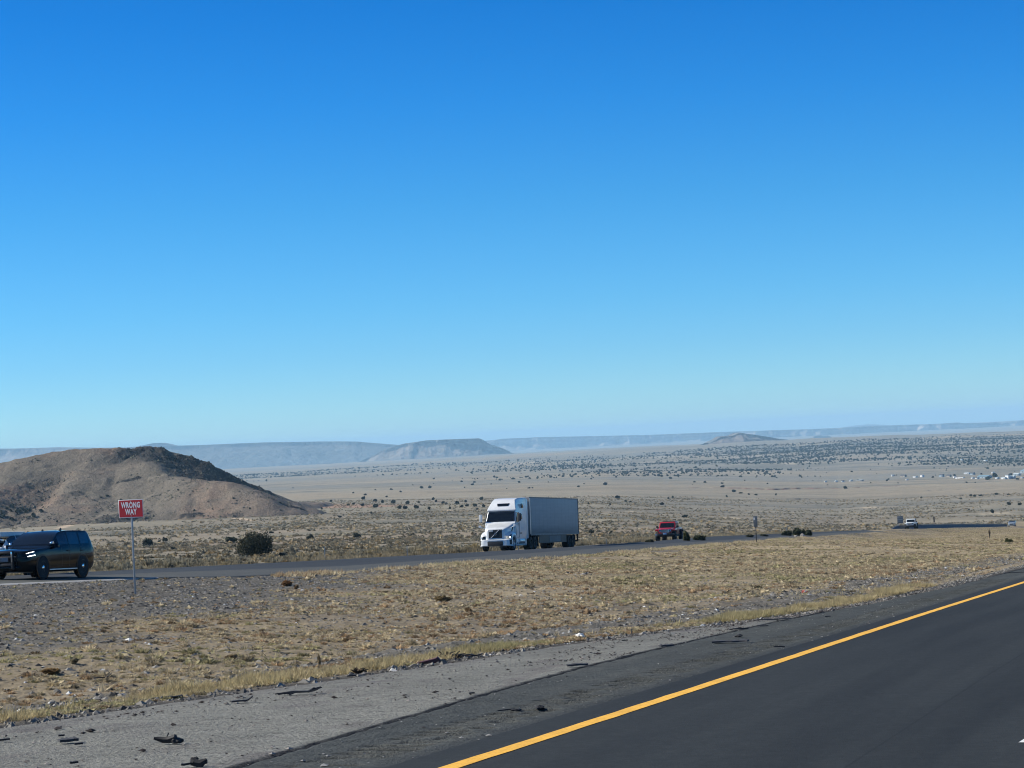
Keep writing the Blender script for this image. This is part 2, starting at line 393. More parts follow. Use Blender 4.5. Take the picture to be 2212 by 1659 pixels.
# ---- ground: one sheet out to the horizon, finer where the road and the valley are looked over
def lerp3(a, b, f): return a + (np.array(b) - a) * f[..., None]
PALE_TRACKS = []
def track(pix):
    PALE_TRACKS.append([ground_at(px, py)[:2] for px, py in pix])
track([(-60, 1110), (0, 1112), (60, 1118), (105, 1122), (135, 1128), (150, 1136), (125, 1142)])
track([(150, 1126), (260, 1116), (330, 1118), (420, 1121), (540, 1124)])
track([(960, 1102), (1060, 1103), (1180, 1106)])
PALE_BLOBS = [ground_at(px, py)[:2] + (r,) for px, py, r in
              [(1590, 1120, 7), (1320, 1099, 6), (1365, 1106, 5), (1130, 1000, 60), (2148, 1109, 8), (1050, 1120, 5), (595, 1142, 3), (465, 1138, 2.5), (1880, 1095, 9), (1700, 1000, 20)]]
def ground_col(x, y):
    s, t = to_st(x, y); d = np.hypot(x, y); az = np.degrees(np.arctan2(x, y)); sh = shift(s); tp = np.where(t > 26, t - sh * sstep(26, 39, t), t)
    n1 = fbm(x / 60, y / 22, 4, 61); n2 = fbm(x / 420, y / 160, 4, 62); n3 = fbm(x / 3.1, y / 3.1, 3, 63); n4 = fbm(x / 1400, y / 500, 4, 64)
    c = np.ones(x.shape + (3,)) * np.array([.225, .205, .158])
    c = lerp3(c, (.165, .160, .122), np.clip(n1 * 1.5 + .25, 0, 1) * .85)
    c = lerp3(c, (.30, .25, .18), np.clip(n2 * 1.8, 0, 1) * .7)
    c = lerp3(c, (.245, .20, .15), np.clip(-n2 * 1.6 - .1, 0, 1) * .7)
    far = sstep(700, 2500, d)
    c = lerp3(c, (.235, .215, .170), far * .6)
    st_ = fbm(x / 240, y / 34, 4, 69); mid = sstep(500, 900, d) * (1 - sstep(4200, 5200, d))
    c = lerp3(c, (.135, .132, .108), mid * np.clip(st_ * 2.8 - .2, 0, 1) * .9); c = lerp3(c, (.31, .28, .21), mid * np.clip(-st_ * 2.2 - .3, 0, 1) * .6)
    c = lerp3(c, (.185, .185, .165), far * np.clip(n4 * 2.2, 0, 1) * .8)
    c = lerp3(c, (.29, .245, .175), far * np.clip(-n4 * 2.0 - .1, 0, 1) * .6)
    # red earth at the foot of the hill's right end
    rx, ry, _ = ground_at(655, 1098); rr = np.hypot((x - rx) / 85, (y - ry) / 130) + .35 * n1
    c = lerp3(c, (.30, .19, .135), (1 - sstep(.55, 1.05, rr)) * .75)
    # scrubby dark belts on the far slope
    belt = sstep(3900, 4600, d) * (1 - sstep(7200, 7700, d)) * sstep(-1.5, 3, az)
    c = lerp3(c, (.105, .112, .095), belt * np.clip(fbm(x / 260, y / 260, 4, 66) * 2 + .25, 0, 1) * .6)
    c = lerp3(c, (.30, .27, .22), belt * np.clip(-fbm(x / 330, y / 200, 3, 67) * 2 - .1, 0, 1) * .6)
    for i, pts in enumerate(ARROYO):
        dd = seg_dist(x, y, pts) + ARR_W[i] * .8 * fbm(x / 25, y / 25, 2, 51)
        c = lerp3(c, (.15, .095, .08) if i in (0, 3) else (.14, .125, .105), (1 - sstep(ARR_W[i] * 1.0, ARR_W[i] * 1.9, dd)) * .9)
    for pts in PALE_TRACKS:
        c = lerp3(c, (.46, .37, .27), (1 - sstep(1.4, 3.2, seg_dist(x, y, pts) + .8 * n3)) * .9)
    for bx, by, br in PALE_BLOBS:
        c = lerp3(c, (.48, .41, .30), (1 - sstep(.3, 1.0, np.hypot(x - bx, (y - by) * .35) / br + .8 * n3)) * .6)
    # the median and the verges
    m = (1 - sstep(62, 68, tp)) * (d < 1500)
    cm = np.ones(c.shape) * np.array([.215, .180, .120])
    near_ = 1 - sstep(55, 95, s)
    cm = lerp3(cm, (.150, .132, .104), near_ * (.55 + .4 * np.clip(n1 * 2, -1, 1)))
    cm = lerp3(cm, (.315, .265, .175), np.clip(n3 * 1.5 + .35 + n1, 0, 1) * (1 - .7 * near_))
    grav = gravel_mask(x, y, s, tp, n1, n3)
    cm = lerp3(cm, (.118, .112, .098), grav)
    cm = lerp3(cm, (.070, .070, .064), grav * np.clip(fbm(x / .35, y / .35, 2, 71) * 1.8, 0, 1) * .6)
    cm = lerp3(cm, (.058, .055, .050), (1 - sstep(.30, .62, tp - edge_near(s) + .2 * n3)) * (1 - sstep(70, 110, s)))
    c = c + (cm - c) * m[..., None]
    return c * np.array([1.05, 1.0, .93])
def gravel_mask(x, y, s, tp, n1=None, n3=None):
    n1 = fbm(x / 60, y / 22, 4, 61) if n1 is None else n1; n3 = fbm(x / 3.1, y / 3.1, 3, 63) if n3 is None else n3
    jag = 1.6 * fbm(x / 9, y / 9, 3, 72)
    tb = np.interp(s, [-60, 42, 50, 62, 80, 103, 118, 2000], [22, 23, 23.4, 25.5, 30.5, 37.5, 40.8, 40.8])
    g = sstep(-3.2, 2.6, tp - tb + jag * 2.6 + 2.4 * n3 + 4.5 * fbm(x / 14, y / 14, 3, 73)) * (1 - sstep(42, 44, tp))
    e = edge_near(s)
    lane = sstep(e + .9, e + 2.0, tp + .3 * jag) * (1 - sstep(e + 3.6, e + 5.0, tp + .5 * jag)) * (1 - .5 * sstep(90, 150, s))
    rim = 1 - sstep(e + .35, e + .75, tp + .1 * jag)
    return np.clip(np.maximum(np.maximum(g, lane), rim), 0, 1)

fine = np.linspace(-15.5, 15.5, 700)
side = lambda a, b, n: a + (b - a) * np.linspace(0, 1, n) ** 1.6
AZS = np.concatenate([side(-15.5, -180, 60)[::-1][:-1], fine, side(15.5, 180, 60)[1:]])
DS = np.concatenate([np.geomspace(5, 30, 60)[:-1], np.geomspace(30, 240, 760)[:-1], np.geomspace(240, 9000, 470)[:-1], np.geomspace(9000, 44000, 50)])
gx = np.outer(DS, np.sin(np.radians(AZS))); gy = np.outer(DS, np.cos(np.radians(AZS))); gz = H(gx, gy)
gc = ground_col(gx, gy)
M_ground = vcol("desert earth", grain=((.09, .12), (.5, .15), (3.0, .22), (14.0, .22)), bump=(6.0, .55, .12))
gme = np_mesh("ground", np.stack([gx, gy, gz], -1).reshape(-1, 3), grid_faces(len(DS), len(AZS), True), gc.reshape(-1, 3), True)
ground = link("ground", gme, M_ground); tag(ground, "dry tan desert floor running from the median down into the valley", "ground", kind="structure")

# ---- near carriageway
def strip(name, ss, tf, hf, mat, col=None, smooth=True):
    """tf: list of t curves (functions of s) across; hf(S, T) height above the plane"""
    S = np.asarray(ss, float)[:, None] + np.zeros((1, len(tf))); T = np.stack([f(np.asarray(ss, float)) + 0 * np.asarray(ss, float) for f in tf], 1)
    X, Y = to_xy(S, T); Z = GRADE * S + hf(S, T)
    me = np_mesh(name, np.stack([X, Y, Z], -1).reshape(-1, 3), grid_faces(len(ss), len(tf), True), None if col is None else col(S, T).reshape(-1, 3), smooth)
    return link(name, me, mat)
def const(v): return lambda s: v
def structure(o, label, cat): return tag(o, label, cat, kind="structure")

def asphalt(name, base, var=.16, speck=.2, tint=(1, 1, 1), rough=.82, bumpd=.012):
    n = NT(name); geo = n.add("NewGeometry"); mp = n.add("Mapping"); mp.inputs["Rotation"].default_value = (0, 0, ROADAZ)
    n.L(geo.outputs["Position"], mp.inputs[0]); st = n.add("Mapping"); st.inputs["Scale"].default_value = (1.6, .06, 1); n.L(mp.outputs[0], st.inputs[0])
    a = n.ramp(n.noise(st.outputs[0], 1.0, 4), [(.3, 1 - var), (.7, 1 + var)])
    sq = n.add("SeparateXYZ"); n.L(mp.outputs[0], sq.inputs[0]); dseam = n.math('ABSOLUTE', n.math('ADD', sq.outputs["X"], n.math('ADD', 2.575, n.math('MULTIPLY', n.noise(st.outputs[0], 3.0, 3), .05))))
    seam = n.ramp(n.math('MULTIPLY', dseam, 10.0), [(.0, .62), (.16, 1.0)])
    base = n.mix(base, seam, 1, 'MULTIPLY')
    b = n.ramp(n.noise(geo.outputs["Position"], 90, 2, .7), [(.3, 1 - speck), (.72, 1 + speck)])
    b2 = n.ramp(n.noise(geo.outputs["Position"], 18, 4, .75), [(.32, 1 - speck * 1.2), (.68, 1 + speck * 1.2)])
    b3 = n.ramp(n.noise(geo.outputs["Position"], 5.5, 5, .7), [(.34, 1 - speck * .7), (.66, 1 + speck * .7)])
    c = n.mix(n.mix(n.mix(n.mix(base, a, 1, 'MULTIPLY'), b, 1, 'MULTIPLY'), b2, 1, 'MULTIPLY'), b3, 1, 'MULTIPLY')
    n.bump(n.noise(geo.outputs["Position"], 70, 3, .7), .5, bumpd)
    return n.set(base=c, rough=rough, spec=.22)
A_new = asphalt("fresh asphalt", (.0225, .0245, .0225), .28)
A_far = asphalt("worn asphalt", (.042, .046, .048))
M_should = vcol("old chip seal", grain=((.35, .10), (4.0, .14), (30.0, .22), (110.0, .25)), rough=.9, bump=(24.0, .9, .05), fleck=((20.0, .45, .34), (7.0, .72, .36)))
M_dark = vcol("dark chip seal", grain=((.5, .12), (5.0, .14), (40.0, .22), (120.0, .25)), rough=.88, bump=(26.0, .8, .04), fleck=((22.0, .5, .34), (6.0, .78, .36)))
NEAR_S = np.concatenate([np.arange(-40, 12, 2.0), np.arange(12, 90, .5), np.arange(90, 420, 4.0)])
o = strip("road", NEAR_S, [const(v) for v in np.linspace(-6.2, 5.93, 14)], lambda s, t: 0 * s, A_new)
structure(o, "smooth dark asphalt lanes in front, with a yellow edge line", "road")
RUM_S = np.concatenate([np.arange(-40, 12, 1.0), np.arange(12, 66, .06), np.arange(66, 420, 2.0)])
def rum_h(s, t):
    on = sstep(6.20, 6.26, t) * (1 - sstep(6.70, 6.76, t)) * (s > 11) * (s < 66)
    ph = (s / .31 + .25 * vnoise(s / 4, t * 0, 5)) % 1.0
    gro = np.clip(np.sin(PI * np.clip((ph - .1) / .6, 0, 1)), 0, 1)
    base = -.010 + .012 * fbm(s / .22, t / .16, 3, 81) - .03 * (1 - sstep(0, .06, crack(s) - t))
    return base - .017 * on * gro * 2.6 * sstep(.18, .34, vnoise(np.floor(s / .31) * 7.3, t / .17, 6))
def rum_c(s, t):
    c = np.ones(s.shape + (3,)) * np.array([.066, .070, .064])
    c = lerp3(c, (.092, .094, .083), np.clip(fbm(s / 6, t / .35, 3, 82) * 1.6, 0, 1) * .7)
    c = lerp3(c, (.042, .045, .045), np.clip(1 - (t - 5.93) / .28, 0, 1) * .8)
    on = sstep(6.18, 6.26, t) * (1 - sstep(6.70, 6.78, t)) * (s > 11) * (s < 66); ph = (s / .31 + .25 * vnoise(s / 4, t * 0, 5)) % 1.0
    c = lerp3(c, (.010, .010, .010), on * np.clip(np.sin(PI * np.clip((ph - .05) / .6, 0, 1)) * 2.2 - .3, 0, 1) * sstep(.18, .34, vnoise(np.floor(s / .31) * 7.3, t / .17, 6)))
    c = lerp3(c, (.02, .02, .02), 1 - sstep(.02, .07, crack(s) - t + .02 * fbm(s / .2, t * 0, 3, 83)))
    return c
cols = [const(5.93), const(6.05), const(6.2)] + [const(v) for v in np.arange(6.24, 6.76, .04)] + \
       [(lambda f: (lambda s: 6.8 + (crack(s) - 6.8) * f))(f) for f in list(np.linspace(0, .9, 12)) + [.94, .97, 1.0]]
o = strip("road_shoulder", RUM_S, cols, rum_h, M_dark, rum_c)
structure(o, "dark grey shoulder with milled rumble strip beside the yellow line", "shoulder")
OLD_S = np.concatenate([np.arange(-40, 12, 1.0), np.arange(12, 66, .12), np.arange(66, 420, 2.0)])
def old_t(f): return lambda s: crack(s) + (np.maximum(edge_near(s) + .12 * fbm(s / .5, 0 * s, 3, 84), crack(s) + .01) - crack(s)) * f
def old_h(s, t): return -.012 - .02 * (1 - sstep(0, .05, t - crack(s))) - .05 * sstep(-.15, .05, t - edge_near(s)) + .006 * fbm(s / .5, t / .5, 3, 85)
def old_c(s, t):
    c = np.ones(s.shape + (3,)) * np.array([.225, .220, .188])
    c = lerp3(c, (.18, .177, .152), np.clip(fbm(s / 2.5, t / .8, 4, 86) * 1.5, 0, 1))
    c = lerp3(c, (.15, .135, .125), np.clip(fbm(s / 1.2, t / .35, 3, 87) * 2.6 - .55, 0, 1) * .7)
    c = lerp3(c, (.14, .13, .12), sstep(-.9, .1, t - edge_near(s) + .4 * fbm(s / .8, t / .5, 3, 88)) * .6)
    c = lerp3(c, (.025, .025, .025), 1 - sstep(.03, .09, t - crack(s) + .03 * fbm(s / .2, t * 0, 3, 89)))
    return c
o = strip("paved_verge", OLD_S, [old_t(f) for f in [0, .01, .02, .04] + list(np.linspace(.08, 1, 22))], old_h, M_should, old_c)
structure(o, "pale grey worn pavement outside the cracked shoulder edge, strewn with tyre scraps", "pavement")
def paint(name, base):
    n = NT(name); geo = n.add("NewGeometry")
    f = n.ramp(n.noise(geo.outputs["Position"], 28, 5, .75), [(.32, .62), (.52, 1.0)]); g = n.ramp(n.noise(geo.outputs["Position"], 2, 3), [(.3, .84), (.7, 1.05)])
    return n.set(base=n.mix(n.mix(base, f, 1, 'MULTIPLY'), g, 1, 'MULTIPLY'), rough=.7, spec=.3)
P_yellow = paint("yellow road paint", (.88, .47, .055)); P_white = paint("white road paint", (.74, .74, .70))
o = strip("road_marking", NEAR_S, [lambda s: 5.345 + .10 * sstep(18, 45, s) + .010 * fbm(s / .5, 0 * s, 4, 91), lambda s: 5.42 + .10 * sstep(18, 45, s), lambda s: 5.50 + .10 * sstep(18, 45, s) + .010 * fbm(s / .5, 0 * s, 4, 92)], lambda s, t: .004 + 0 * s, P_yellow)
structure(o, "solid yellow line along the left edge of the near lanes", "road line")

# ---- far carriageway
FAR_S = np.concatenate([np.arange(-60, 60, 4.0), np.arange(60, 320, 1.0), np.arange(320, 1000, 3.0)])
def ft(v): return lambda s: v + shift(s)
def fin(a): return lambda s: t_in(s) + a + shift(s)
def fh(dz): return lambda s, t: h_road(s, t - shift(s)) + dz
o = strip("far_road", FAR_S, [ft(v) for v in (43.2, 44, 44.7, 45.5, 46.2, 47.0, 47.8, 49.4, 51, 53, 55, 57.0)], fh(0), A_far)
structure(o, "dark asphalt lanes of the opposite carriageway", "road")
M_fs = asphalt("grey shoulder asphalt", (.085, .086, .076), var=.1)
def fin_c(f): return lambda s: t_in(s) + (43.2 - t_in(s)) * f + shift(s)
o = strip("far_road_shoulder", FAR_S, [lambda s: t_in(s) - .3 + shift(s) + .1 * fbm(s / 1.5, 0 * s, 3, 93), fin(0.0)] + [fin_c(f) for f in (.15, .4, .7, 1)],
          lambda s, t: h_road(s, t - shift(s)) - .28 * sstep(.05, .3, t_in(s) - (t - shift(s))), M_fs)
structure(o, "grey inner shoulder of the opposite carriageway", "shoulder")
o = strip("far_road_shoulder", FAR_S, [ft(57.0), ft(58.6), ft(60.0), ft(60.4)], lambda s, t: h_road(s, t - shift(s)) - .3 * sstep(60.0, 60.4, t - shift(s)), M_fs)
structure(o, "grey outer shoulder of the opposite carriageway", "shoulder")
M_conc = plain("pale concrete edge", (.36, .345, .31), .9, .15, 3)
o = strip("pavement_edge", np.concatenate([np.arange(-40, 72, 1.0), np.arange(72, 80, .5)]), [fin(-.12), fin(.0), lambda s: t_in(s) + shift(s) + .03 + .42 * (1 - sstep(70, 80, s))], lambda s, t: h_road(s, t - shift(s)) + .006 - .05 * (t - shift(s) < t_in(s) - .05), M_conc)
structure(o, "pale edge strip of the pavement where the black car stands", "pavement edge")
o = strip("road_marking", FAR_S, [ft(46.25), ft(46.38)], fh(.006), P_white); structure(o, "thin white line along the crest of the opposite lanes", "road line")
mbs = []
for k, s0 in enumerate(np.arange(60, 420, 12.2)):
    o = strip("lane_dash", np.linspace(s0, s0 + 3.05, 4), [ft(53.0), ft(53.15)], fh(.006), P_white)
    tag(o, "white dash of the broken lane line on the opposite carriageway", "road line", "white lane dashes", "structure")
# our own lane line
o = strip("lane_dash", np.linspace(16.9, 19.95, 8), [lambda s: 1.61 - .04 * sstep(16.9, 17.6, s) , const(1.48)], lambda s, t: .004 + 0 * s, P_white)
tag(o, "white dash of the near lane line at the lower right corner", "road line", kind="structure")

# ---- hill
def hill_skyline(px):
    return np.interp(px, [-420, -250, -120, -60, 0, 60, 110, 160, 200, 235, 262, 278, 290, 305, 322, 348, 362, 380, 410, 445, 480, 515, 545, 575, 605, 630, 660, 720],
                     [1080, 1045, 1022, 1010, 1000, 985, 976, 971, 967, 967.5, 965.5, 970, 969, 966.5, 966, 967.5, 973, 979, 987, 1001, 1020, 1037, 1050, 1064, 1083, 1103, 1120, 1135])
def px_of(u, v): return CX + FPX * np.tan(np.arctan2(u, v)) / 1.0 * math.cos(ROLL)
def z_at(px, py, d): return EYE[2] - (py - (HORIZON + (CX - px) * math.tan(ROLL))) * d / FPX
def hill_h(x, y):
    vc = 1350 + 18 * fbm(x / 60, 0 * x, 2, 101); rr = (vc - y)
    px = px_of(x, np.full_like(x, 1350.0)); C = z_at(px, hill_skyline(px), 1350.0)
    g = H(x, y); base = np.minimum(g, -28.0) * 0 + -37.0 - 9 * sstep(615, 700, px)
    W = 215.0
    r = np.clip(rr / W, 0, 1); rb = np.clip(-rr / 260.0, 0, 1)
    cl = sstep(345, 420, px) * (1 - sstep(600, 655, px))            # the rocky right flank drops away in a cliff
    hf = (1 - r) ** 1.55
    z = base + (C - base) * np.where(rr >= 0, hf, (1 - rb) ** 1.6)
    top = sstep(205, 285, px) * (1 - sstep(400, 430, px))
    cliff = (cl * 15 * (1 - sstep(70, 170, rr)) + top * 2.5 * (1 - sstep(20, 75, rr))) * sstep(2, 13, rr + 5 * fbm(x / 11, y / 11, 3, 102))
    z = z - np.minimum(cliff, np.maximum(z - base, 0) * .8)
    # gullies running down the face, erosion
    gl = 1 - np.abs(fbm(x / 34 + .3 * fbm(x / 40, y / 40, 2, 104), y / 150, 3, 103)) * 2
    z = z - (np.clip(gl, 0, 1) ** 2) * .6 * sstep(8, 60, rr) * (1 - sstep(150, 215, rr))
    z = z + 1.5 * fbm(x / 26, y / 26, 4, 105) * sstep(0, 40, np.abs(rr)) + .8 * fbm(x / 6, y / 6, 3, 109)
    gpx = [(-60, 1180), (10, 1240), (60, 1300)]                    # deep gully near the left
    gx0 = 1230 * math.tan(R(-12.75)); dg = np.abs(x - (gx0 + (y - 1230) * .10)) + 6 * fbm(x / 22, y / 22, 2, 106)
    z = z - 4.5 * (1 - sstep(4, 22, dg)) * sstep(25, 70, rr) * (1 - sstep(140, 190, rr))
    # front spur curling out to the right
    sp = [(300, 985, 1325), (345, 1024, 1282), (395, 1037, 1250), (440, 1038, 1228), (480, 1042, 1212), (520, 1058, 1195), (550, 1076, 1178), (575, 1098, 1166), (592, 1120, 1156)]
    best = np.full(x.shape, -1e9)
    P = [(d * (px_ - CX) / FPX, d, z_at(px_, py_, d)) for px_, py_, d in sp]
    for (x0, y0, z0), (x1, y1, z1) in zip(P[:-1], P[1:]):
        dx, dy = x1 - x0, y1 - y0; q = np.clip(((x - x0) * dx + (y - y0) * dy) / (dx * dx + dy * dy), 0, 1)
        dist = np.hypot(x - x0 - q * dx, y - y0 - q * dy)
        best = np.maximum(best, z0 + (z1 - z0) * q - np.where(dist < 7, dist * dist * .025, 1.22 + (dist - 7) * .40 - np.clip(dist - 30, 0, 60) ** 2 * .0012))
    best = best + 1.2 * fbm(x / 18, y / 18, 4, 107) - .9 * np.clip(1 - np.abs(fbm(x / 20, y / 60, 3, 108)) * 3, 0, 1)
    k = 1.0; z = np.maximum(z, best) + k * np.log1p(np.exp(-np.abs(z - best) / k))
    # low rocky knob on the lower face
    kx, ky = 1175 * (235 - CX) / FPX, 1175.0
    z = z + 4.5 * np.exp(-(((x - kx) / 20) ** 2 + ((y - ky) / 24) ** 2)) * (1 + .5 * fbm(x / 7, y / 7, 3, 110))
    rock = np.maximum(np.maximum(cl * sstep(-6, 4, rr) * (1 - sstep(42, 70, rr)), top * sstep(-4, 4, rr) * (1 - sstep(16, 46, rr))), .75 * np.exp(-(((x - kx) / 17) ** 2 + ((y - ky) / 20) ** 2)))
    rock = np.maximum(rock, .55 * (1 - sstep(4, 15, dg)) * sstep(25, 60, rr) * (1 - sstep(150, 200, rr)))
    rock = np.maximum(rock, np.clip(fbm(x / 24, y / 13, 4, 111) * 3.4 - 1.20, 0, 1) * sstep(10, 30, rr))
    rn = fbm(x / 7, y / 7, 4, 112); z = z + rock * (2.0 * np.round(rn * 3) / 3 + 1.3 * fbm(x / 2.6, y / 2.6, 2, 113))
    return z, np.clip(rock * 1.25 * sstep(-.45, .25, rn + rock * .5), 0, 1), rr, px
hx, hy = np.meshgrid(np.arange(-470, -85, 1.05), np.concatenate([np.arange(1085, 1400, 1.15), np.arange(1400, 1640, 6.0)]), indexing='ij')
hz, hrock, hrr, hpx = hill_h(hx, hy)
gH = H(hx, hy)
fade = sstep(0, 1, np.minimum(np.minimum((hx + 470) / 20, (-85 - hx) / 20), np.minimum((hy - 1085) / 25, (1640 - hy) / 60)))
hz = hz * fade + (gH - 6) * (1 - fade)
hc = np.ones(hx.shape + (3,)) * np.array([.158, .138, .108])
hn = fbm(hx / 40, hy / 40, 4, 121)
hc = lerp3(hc, (.218, .152, .108), np.clip(hn * 1.8, 0, 1) * .8)
hc = lerp3(hc, (.135, .122, .095), np.clip(-hn * 1.8, 0, 1) * .8)
hc = lerp3(hc, (.25, .22, .165), np.clip(fbm(hx / 55, hy / 9, 4, 122) * 2.6 - .9, 0, 1) * .6)
hc = lerp3(hc, (.13, .115, .09), np.clip(fbm(hx / 4, hy / 4, 3, 124) * 2.6 - .35, 0, 1) * .7)
hc = lerp3(hc, (.205, .155, .118), sstep(570, 630, hpx) * .5)
hc = lerp3(hc * np.array([.94, .91, .89]), (.030, .027, .026), hrock * .96)
M_hill = vcol("hill earth and rock", grain=((.25, .16), (.9, .32), (2.5, .25)), bump=(.7, .9, 1.2))
hill = link("hill", np_mesh("hill", np.stack([hx, hy, hz], -1).reshape(-1, 3), grid_faces(*hx.shape, True), hc.reshape(-1, 3), True), M_hill)
tag(hill, "brown desert hill with dark rocky crest on the left behind the highway", "hill", kind="structure")

# loose rocks and low scrub over the hill
g_ = np.random.default_rng(9); n_ = 60000; qx = g_.uniform(-400, -95, n_); qy = g_.uniform(1095, 1385, n_); qz, qr, qrr, qp = hill_h(qx, qy)
ok = (qz > H(qx, qy) + .2) & (g_.random(n_) < np.clip(.10 + .55 * qr + .9 * fbm(qx / 22, qy / 22, 3, 131), .03, .8)); qx, qy, qz, qr = qx[ok], qy[ok], qz[ok], qr[ok]
tv = np.array([[1, 0, 0], [-1, 0, 0], [0, 1, 0], [0, -1, 0], [.2, .1, .9], [0, 0, -.5]]); tf = np.array([[0, 2, 4], [2, 1, 4], [1, 3, 4], [3, 0, 4], [2, 0, 5], [1, 2, 5], [3, 1, 5], [0, 3, 5]])
sz = np.clip(g_.lognormal(-1.25, .5, len(qx)), .15, 1.1) * (1 + .5 * qr); V, F = scatter(tv, tf, np.stack([qx, qy, qz], -1), np.stack([sz * g_.uniform(.8, 1.5, len(sz)), sz, sz * g_.uniform(.6, 1.1, len(sz))], -1), g_.uniform(0, 6.28, len(sz)))
cc = np.where(g_.random((len(sz), 1)) < .5 + .4 * qr[:, None], np.array([[.062, .058, .052]]), np.array([[.115, .11, .075]])) * g_.uniform(.6, 1.4, (len(sz), 1))
o = link("hill_scrub", np_mesh("hill_scrub", V, F, np.repeat(cc, 6, 0)), vcol("hill stones and scrub", grain=((2.0, .2),))); tag(o, "loose dark rocks and low scrub scattered over the brown hill", "scrub", kind="stuff")

# ---- mesas and ridges far off
def mesa(name, label, D, sky_pts, foot_y, depth=1500., cliff=.35, talus=1.7, col=(.24, .20, .17), rim=(.13, .12, .11), seed=1, step=1.3, gully=.22, band=.5, scrub=.35):
    """flat-topped land: rim along its skyline, a cliff, talus below, a plateau running back"""
    X = np.array([p[0] for p in sky_pts], float); Yp = np.array([p[1] for p in sky_pts], float)
    px = np.arange(X[0], X[-1] + .01, step); top = z_at(px, np.interp(px, X, Yp), D)
    base = z_at(px, np.interp(px, *zip(*foot_y)) if hasattr(foot_y[0], "__len__") else np.full_like(px, foot_y[0]), D) - 25
    u = (px - CX) / FPX * D
    hgt = np.maximum(top - base, 2)
    fr = np.array([0, .12, .25, .38, .5, .62, .74, .84, .93, 1.0])
    rows_z = []; rows_y = []
    n_g = np.clip(1 - np.abs(fbm(u / 260, 0 * u, 4, seed)) * 2.4, 0, 1); n_b = fbm(u / 1100, 0 * u, 3, seed + 3)
    for f in fr:                                   # foot (0) to rim (1)
        tal = (1 - cliff)
        run = np.where(f < tal, (tal - f) * talus + cliff * .25, (1 - f) * .25)
        gl = gully * n_g * (1 - abs(2 * f - 1)) * 1.6 + gully * .6 * fbm(u / 90, 0 * u + f * 3, 3, seed + 5)
        rows_z.append(base + hgt * f); rows_y.append(D - hgt * (run - gl) + n_b * 260)
    for k, back in enumerate((60, 250, depth)):
        rows_z.append(top + (.02 * hgt if k < 2 else -.15 * hgt)); rows_y.append(D + n_b * 260 + back)
    rows_z.append(base); rows_y.append(D + depth + 900 + 0 * u)
    Z = np.array(rows_z); Y = np.array(rows_y); Xw = (px - CX)[None, :] / FPX * (D + 0 * Y)
    f2 = np.concatenate([fr, [1, 1, 1, 0]])[:, None] + 0 * Z
    c = np.ones(Z.shape + (3,)) * np.array(col)
    nn = fbm(Xw / 210, f2 * 4, 4, seed + 7)
    c = lerp3(c, rim, np.clip(nn * 1.6 + scrub - .2, 0, 1) * .75)
    st = np.clip(fbm(Xw / 1600, f2 * 7, 3, seed + 9) * 1.6 + .55, 0, 1) * (.55 + .45 * np.clip(fbm(Xw / 120, f2 * 1.5, 3, seed + 11) * 2.5 + .4, 0, 1)) * sstep(1 - cliff - .2, 1 - cliff + .05, f2) * (f2 < .95)
    c = lerp3(c, tuple(min(1, v * 1.9) for v in col), st * band)
    c = lerp3(c, rim, (f2 >= .93) * .8)
    o = link(name, np_mesh(name, np.stack([Xw, Y, Z], -1).reshape(-1, 3), grid_faces(*Z.shape), c.reshape(-1, 3), True), M_mesa)
    return tag(o, label, name.replace("_", " "), kind="structure")
M_mesa = vcol("mesa rock", grain=((.0035, .22), (.010, .30), (.035, .30)), bump=(.012, .9, 40.0))
mesa("ridge", "long low blue ridge on the horizon behind the brown hill", 17800, [(-340, 972), (0, 970.5), (60, 969), (110, 967.5), (200, 968.5), (330, 966.5), (420, 965)], (1003,), seed=201, gully=.06, talus=3.)
mesa("mesa", "long level blue mesa between the brown hill and the grey flat-topped mesa", 17500,
     [(240, 975), (270, 967), (300, 965.5), (420, 962.8), (560, 957), (700, 955), (760, 955.3), (790, 958), (830, 961), (880, 965), (930, 970), (960, 976)], (1004,), seed=211, col=(.13, .125, .115), rim=(.09, .09, .085), scrub=.5, talus=3.2, cliff=.12, gully=.07, band=.2)
mesa("mesa", "grey-blue flat-topped mesa with gullied slopes above the truck", 14600,
     [(740, 1004), (768, 998), (785, 990), (800, 984), (822, 972), (850, 963.5), (868, 959), (880, 957.5), (915, 952.5), (960, 950.5), (1000, 949), (1027, 948), (1036, 951), (1050, 960.5), (1068, 966), (1080, 970), (1090, 974.5), (1098, 979), (1130, 985), (1160, 990)],
     ((740, 1002), (775, 999), (850, 1000), (950, 996), (1098, 984), (1160, 987)), depth=500, seed=221, col=(.19, .16, .135), rim=(.10, .095, .09), talus=2.2, cliff=.18, gully=.34, scrub=.35, band=.45)
mesa("mesa", "pale far mesa with banded cliffs stretching along the right horizon", 25000,
     [(1020, 957), (1040, 953), (1062, 951), (1080, 948.5), (1140, 946), (1150, 945), (1250, 943.3), (1400, 940), (1563, 933.5), (1640, 931), (1733, 928), (1800, 925.5), (1860, 922), (1924, 919.5), (2000, 917), (2040, 915.5),
      (2062, 913.5), (2075, 915), (2130, 914.5), (2143, 912.5), (2160, 914.8), (2190, 910), (2212, 908.5), (2260, 907), (2420, 903)], ((1020, 972), (1500, 957), (2420, 938)),
     depth=4000, seed=231, col=(.30, .25, .21), rim=(.10, .10, .10), cliff=.5, talus=1.4, gully=.40, band=1.0, scrub=.3)
mesa("peak", "small round far hump above the banded cliffs", 38000, [(1780, 931), (1812, 924.5), (1850, 918.5), (1875, 917), (1905, 918.5), (1950, 923), (1985, 930)], (935,), depth=600, seed=241)
